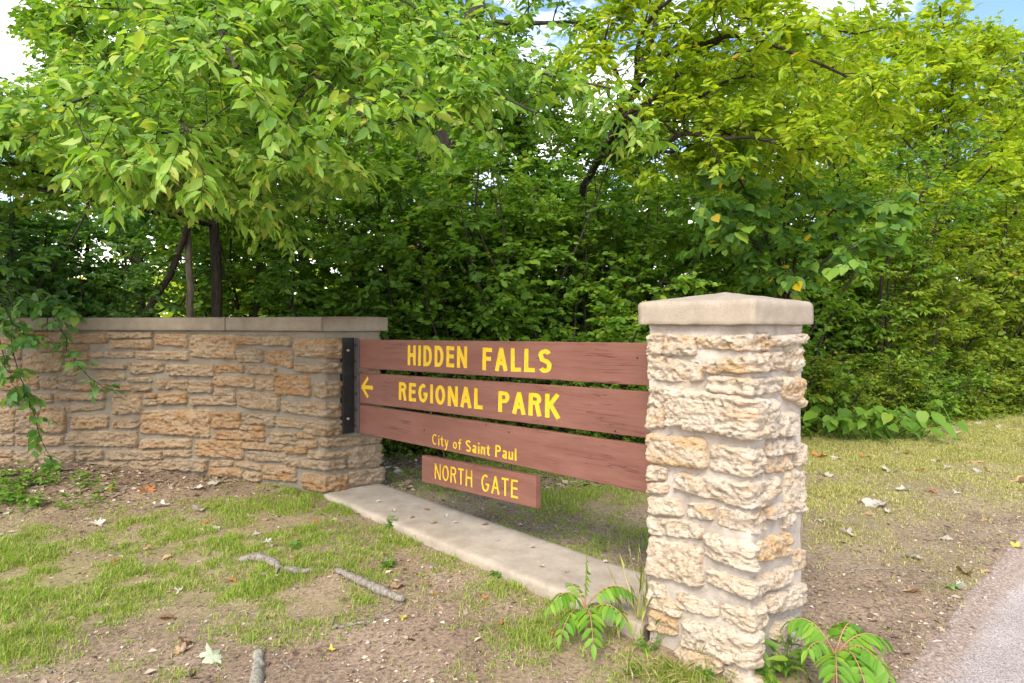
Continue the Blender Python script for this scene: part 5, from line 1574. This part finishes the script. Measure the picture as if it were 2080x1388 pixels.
# sticks
def stick(name, label, way, rad, mat, lift=1.0, sides=8, forks=()):
    pts = np.array([ground_at(px, py) for px, py in way])
    n = max(10, 5 * len(pts))
    w = np.stack([np.interp(np.linspace(0, len(pts) - 1, n), np.arange(len(pts)), pts[:, c]) for c in range(3)], 1)
    R = np.interp(np.linspace(0, 1, n), np.linspace(0, 1, len(rad)), rad)
    rr = np.random.default_rng(int(way[0][0]))
    w += rr.normal(0, .004, (n, 3)) * min(1, R.max() / .01)
    w[:, 2] = np.maximum(w[:, 2], ground_z(w[:, 0], w[:, 1])) + R * .8 * lift
    ac = Acc()
    R[0] *= .45; R[-1] *= .5
    ac.add(*tube(w, R * (1 + rr.normal(0, .16, n)), sides))
    ends = ac.V[0]
    ac.F.setdefault(sides, []).append(np.arange(sides)[None, ::-1]); ac.F[sides].append((np.arange(sides) + (n - 1) * sides)[None, :])
    for f in forks:
        q = np.array([ground_at(*v) for v in f[0]]); q[:, 2] += f[1]
        ac.add(*tube(q, np.linspace(f[1], f[1] * .4, len(q)), 5))
    o = obj(name, smooth(ac.mesh(name, w[0])), mat)
    o.location = w[0]
    tag(o, label, 'stick')
stick('bent_stick', 'bent grey stick lying on the grass in front of the wall', [(484, 1142), (520, 1138), (548, 1146), (572, 1164), (600, 1168), (642, 1164)], [.016, .028, .026, .024, .026, .019], M_STICK)
stick('straight_stick', 'straight thick grey stick with knots, right of the bent one', [(680, 1162), (712, 1178), (750, 1196), (790, 1214), (820, 1226)], [.018, .026, .030, .028, .024], M_STICK, forks=[([(775, 1200), (795, 1192)], .010)])
stick('thin_twig', 'thin forked grey twig on bare soil below the straight stick', [(672, 1279), (700, 1274), (740, 1268), (785, 1250), (822, 1226)], [.010, .0085, .006, .005, .004], M_STICK, forks=[([(672, 1278), (680, 1254), (715, 1246), (762, 1230)], .005)])
stick('mossy_root', 'lichened stub of root or log at the bottom edge of the picture', [(524, 1322), (524, 1345), (522, 1370), (520, 1420)], [.014, .024, .021, .028, .024, .031, .028], M_LICHEN, .45, 14)
stick('dark_twig', 'dark twig on bare soil right of the pillar', [(1724, 1160), (1770, 1158), (1825, 1157)], [.006, .007, .004], M_STICK)
stick('slab_twig', 'short pale twig leaning beside the footing edge', [(972, 1128), (980, 1146), (992, 1166)], [.004, .006, .005], M_STICK)
stick('small_twig', 'small curved twig on bare soil right of the mossy root', [(578, 1345), (584, 1355), (604, 1368)], [.005, .006, .004], M_STICK)
stick('left_twig', 'thin pale twig at the lower left corner', [(82, 1356), (104, 1364), (124, 1371)], [.004, .005, .003], M_STICK)

# sumac seedlings
M_STALK = plain('reddish_stalk', (0.36, 0.20, 0.10), .7, 0, .2, 80)
def compound(p, pts, npair, L, asp, droop):
    pts = np.asarray(pts); m = len(pts) - 1
    p.tube(pts, .0042, .0018, 5)
    for k in range(npair):
        f = .22 + .78 * (k + .5) / npair
        x = f * m; i = min(int(x), m - 1); P = pts[i] + (pts[i + 1] - pts[i]) * (x - i)
        t = unit(pts[i + 1] - pts[i])
        s = unit(np.cross(t, [0, 0, 1.0])); upv = np.cross(s, t)
        ll = L * (.75 + .55 * math.sin(math.pi * min(1, f * .85 + .1))) 
        for sg in (-1, 1):
            D = unit(s * sg + t * .35 - np.array([0, 0, 1]) * (droop + p.r.normal(0, .12)) + p.r.normal(0, .08, 3))
            p.P.append(P[None]); p.D.append(D[None]); p.Nn.append(unit(upv + s * sg * .3 + p.r.normal(0, .15, 3))[None]); p.L.append(np.array([ll])); p.Wd.append(np.array([ll * asp]))
    t = unit(pts[-1] - pts[-2])
    p.P.append(pts[-1][None]); p.D.append(unit(t - np.array([0, 0, droop * .5]))[None]); p.Nn.append(np.array([[0, 0, 1.0]])); p.L.append(np.array([L])); p.Wd.append(np.array([L * asp]))
def seedling(name, label, ppx, Yd, leaves, stem_px, L, npair, seed):
    base = ground_at(*ppx)
    p = Plant(seed)
    o = root(name, base, label, 'seedling')
    st = np.array([base] + [at(q[0], q[1], base[1] + q[2]) for q in stem_px])
    st = np.stack([np.interp(np.linspace(0, len(st) - 1, 9), np.arange(len(st)), st[:, c]) for c in range(3)], 1)
    obj('stem', smooth(mesh_np('stem', *[(lambda VF: (VF[0] - base, [VF[1]]))(tube(st, np.linspace(.009, .005, 9), 7))][0])), M_STALK, o)
    for (f, tx, ty, dY, bow, np_, LL, dr) in leaves:
        q = Plant(seed + int(tx))
        s = st[int(f * 8)]
        e = at(tx, ty, base[1] + dY)
        t = np.linspace(0, 1, 9)[:, None]
        pts = s + (e - s) * t + np.array([0, 0, 1.0]) * bow * 4 * t * (1 - t)
        compound(q, pts - base, np_ + 1, LL * 1.12, .40, dr)
        lf = obj('leaf', q.leaf_mesh('leaf', T8), L_SUMAC, o)
        obj('leaf_stalk', smooth(q.wood.mesh('leaf_stalk')), M_STALK, lf)
    return o
seedling('sumac_seedling', 'sumac seedling with drooping feathery leaves in front of the footing', (1192, 1288), 0,
         [(.95, 1192, 1140, .0, .02, 6, .052, .55), (.7, 1118, 1232, -.15, .09, 8, .062, .75), (.75, 1285, 1208, .05, .08, 8, .062, .8), (.6, 1272, 1262, -.2, .08, 7, .065, .8),
          (.5, 1140, 1288, -.22, .08, 6, .065, .8), (.5, 1205, 1308, -.35, .10, 6, .07, .6), (.8, 1155, 1185, .12, .03, 6, .035, .3), (.55, 1235, 1240, .25, .06, 6, .055, .5)], [(1190, 1255, 0), (1188, 1215, 0)], .06, 7, 401)
seedling('sumac_seedling', 'bright sumac seedling with fern-like leaves at the road side of the pillar', (1690, 1420), 0,
         [(.95, 1605, 1262, .12, .07, 9, .075, .55), (.9, 1735, 1270, .16, .06, 8, .07, .6), (.9, 1795, 1300, .08, .06, 10, .075, .5), (.95, 1805, 1372, -.2, .08, 10, .08, .75), (.8, 1640, 1320, -.12, .06, 7, .06, .8), (.7, 1700, 1400, -.35, .1, 7, .075, .6), (.75, 1760, 1400, -.3, .1, 8, .08, .7)],
         [(1694, 1370, 0), (1698, 1318, 0)], .07, 8, 402)

# small broad-leaved weeds
def weed(name, label, px, py, n, h, L, asp, seed, T=T8, mat=None, cat='weed', spread=.6):
    base = ground_at(px, py)
    p = Plant(seed)
    for k in range(n):
        az = p.r.uniform(0, 6.28)
        w = p.wander((p.r.normal(0, .015), p.r.normal(0, .015), 0), (math.cos(az) * spread, math.sin(az) * spread, 1), h * p.r.uniform(.5, 1), 5, .12, -.03)
        p.tube(w, .0025, .0012, 4)
        p.leaves(w, 6, L, asp, .3, .5, .3)
    return build(p, name, T, L_WEED, mat or L_WEED, base, label, cat, None, 'stems', 'foliage')
weed('lance_weed', 'lance-leaved weed at the right foot of the pillar', 1600, 1372, 9, .22, .085, .3, 501)
weed('lance_weed', 'second lance-leaved weed hard against the pillar corner', 1572, 1392, 6, .15, .075, .35, 502)
weed('bushy_weed', 'small bright weed at the left foot of the pillar', 1320, 1325, 14, .10, .022, .5, 503)
weed('bushy_weed', 'low weed in the dry grass below the pillar', 1430, 1378, 12, .07, .022, .5, 504)
weed('bushy_weed', 'low green weed left of the pillar base at the bottom edge', 1295, 1370, 12, .07, .022, .5, 505)
weed('wall_weed', 'small leafy weed growing at the foot of the wall', 386, 958, 7, .12, .07, .6, 506)
weed('clover_weed', 'rosette weed on the soil right of the straight stick', 788, 1152, 9, .06, .035, .7, 507)
weed('clover_weed', 'rosette weed on soil beside the footing edge', 1012, 1168, 7, .05, .04, .7, 508)
weed('grass_tuft_weed', 'tuft of weeds overhanging the left end of the footing', 795, 1072, 26, .09, .03, .3, 509)
weed('clover_weed', 'tiny weed between the bent stick and the wall', 600, 1112, 7, .05, .035, .7, 510)
p = Plant(520)
base = ground_at(1295, 1290)
for k in range(26):
    w = p.wander((p.r.normal(0, .10), p.r.normal(0, .05), 0), (p.r.normal(0, .16), p.r.normal(0, .16), 1), p.r.uniform(.10, .42), 6, .07, -.02)
    p.tube(w, .0016, .0008, 3)
    p.leaves(w, 3, .12, .05, .0, .6, .1, .3, 1)
build(p, 'dry_grass_clump', T4, L_DRYGRASS, L_DRYGRASS, base, 'clump of tall dry grass stalks between footing and pillar', 'grass clump', None, 'stems', 'blades')
p = Plant(521)
base = ground_at(1360, 1385)
for k in range(60):
    w = p.wander((p.r.uniform(-.22, .25), p.r.normal(0, .07), 0), (p.r.normal(0, .8), p.r.normal(0, .5), .5), p.r.uniform(.06, .2), 6, .12, -.08)
    p.tube(w, .0014, .0007, 3)
    p.leaves(w, 3, .08, .05, .0, .6, .1, .3, 1)
build(p, 'dry_grass_clump', T4, L_DRYGRASS, L_DRYGRASS, base, 'bent straw-coloured grass lying along the near foot of the pillar', 'grass clump', None, 'stems', 'blades')

for o in list(bpy.data.objects):
    if o.name.startswith('blades'): o['kind'] = 'stuff'
# leafy ground cover at the foot of the wall, far left
p = Plant(531)
r = p.r
px = r.uniform(-60, 260, 1700); py = r.uniform(955, 1045, 1700)
kp = (vnoise(np.stack([px * .03, py * .06, 0 * px], -1), 3) > -.35) & (r.random(1700) < np.exp(-((px - 60) / 110) ** 2 - ((py - 1005) / 34) ** 2))
Pg = np.repeat(ground_many(px[kp], py[kp]), 3, axis=0); n = len(Pg)
Pg[:, 2] += np.repeat(r.uniform(.02, .11, n // 3), 3)
az = r.uniform(0, 6.28, n)
p.P = [Pg]; p.D = [unit(np.stack([np.cos(az), np.sin(az), -.15 + r.normal(0, .25, n)], -1))]; p.Nn = [unit(np.stack([r.normal(0, .3, n), r.normal(0, .3, n), np.ones(n)], -1))]
ll = r.uniform(.025, .07, n); p.L = [ll]; p.Wd = [ll * r.uniform(.35, .75, n)]
tag(obj('ground_cover', p.leaf_mesh('ground_cover', T6), L_WEED), 'bright leafy ground cover at the foot of the wall, far left', 'ground cover', None, 'stuff')
# weedy fringe where the thicket meets the lawn and soil
p = Plant(532); r = p.r
n = 9000
px = r.uniform(760, 2120, n)
edge = np.interp(px, [760, 1000, 1250, 1500, 1680, 1850, 2000, 2120], [915, 930, 905, 890, 880, 872, 850, 835])
Pg = ground_many(px, edge - np.abs(r.normal(0, 16, n)) + 4)
Pg += np.stack([r.normal(0, .1, n), r.normal(0, .1, n), r.uniform(.03, .42, n) * r.random(n)], -1)
az = r.uniform(0, 6.28, n); ll = r.uniform(.04, .10, n)
p.P = [Pg]; p.D = [unit(np.stack([np.cos(az), np.sin(az), r.normal(0, .4, n)], -1))]; p.Nn = [unit(np.stack([r.normal(0, .4, n), r.normal(0, .4, n), np.ones(n)], -1))]
p.L = [ll]; p.Wd = [ll * r.uniform(.25, .7, n)]
tag(obj('weedy_fringe', p.leaf_mesh('weedy_fringe', T6), L_EDGE), 'weedy green fringe along the foot of the thicket', 'weeds', None, 'stuff')
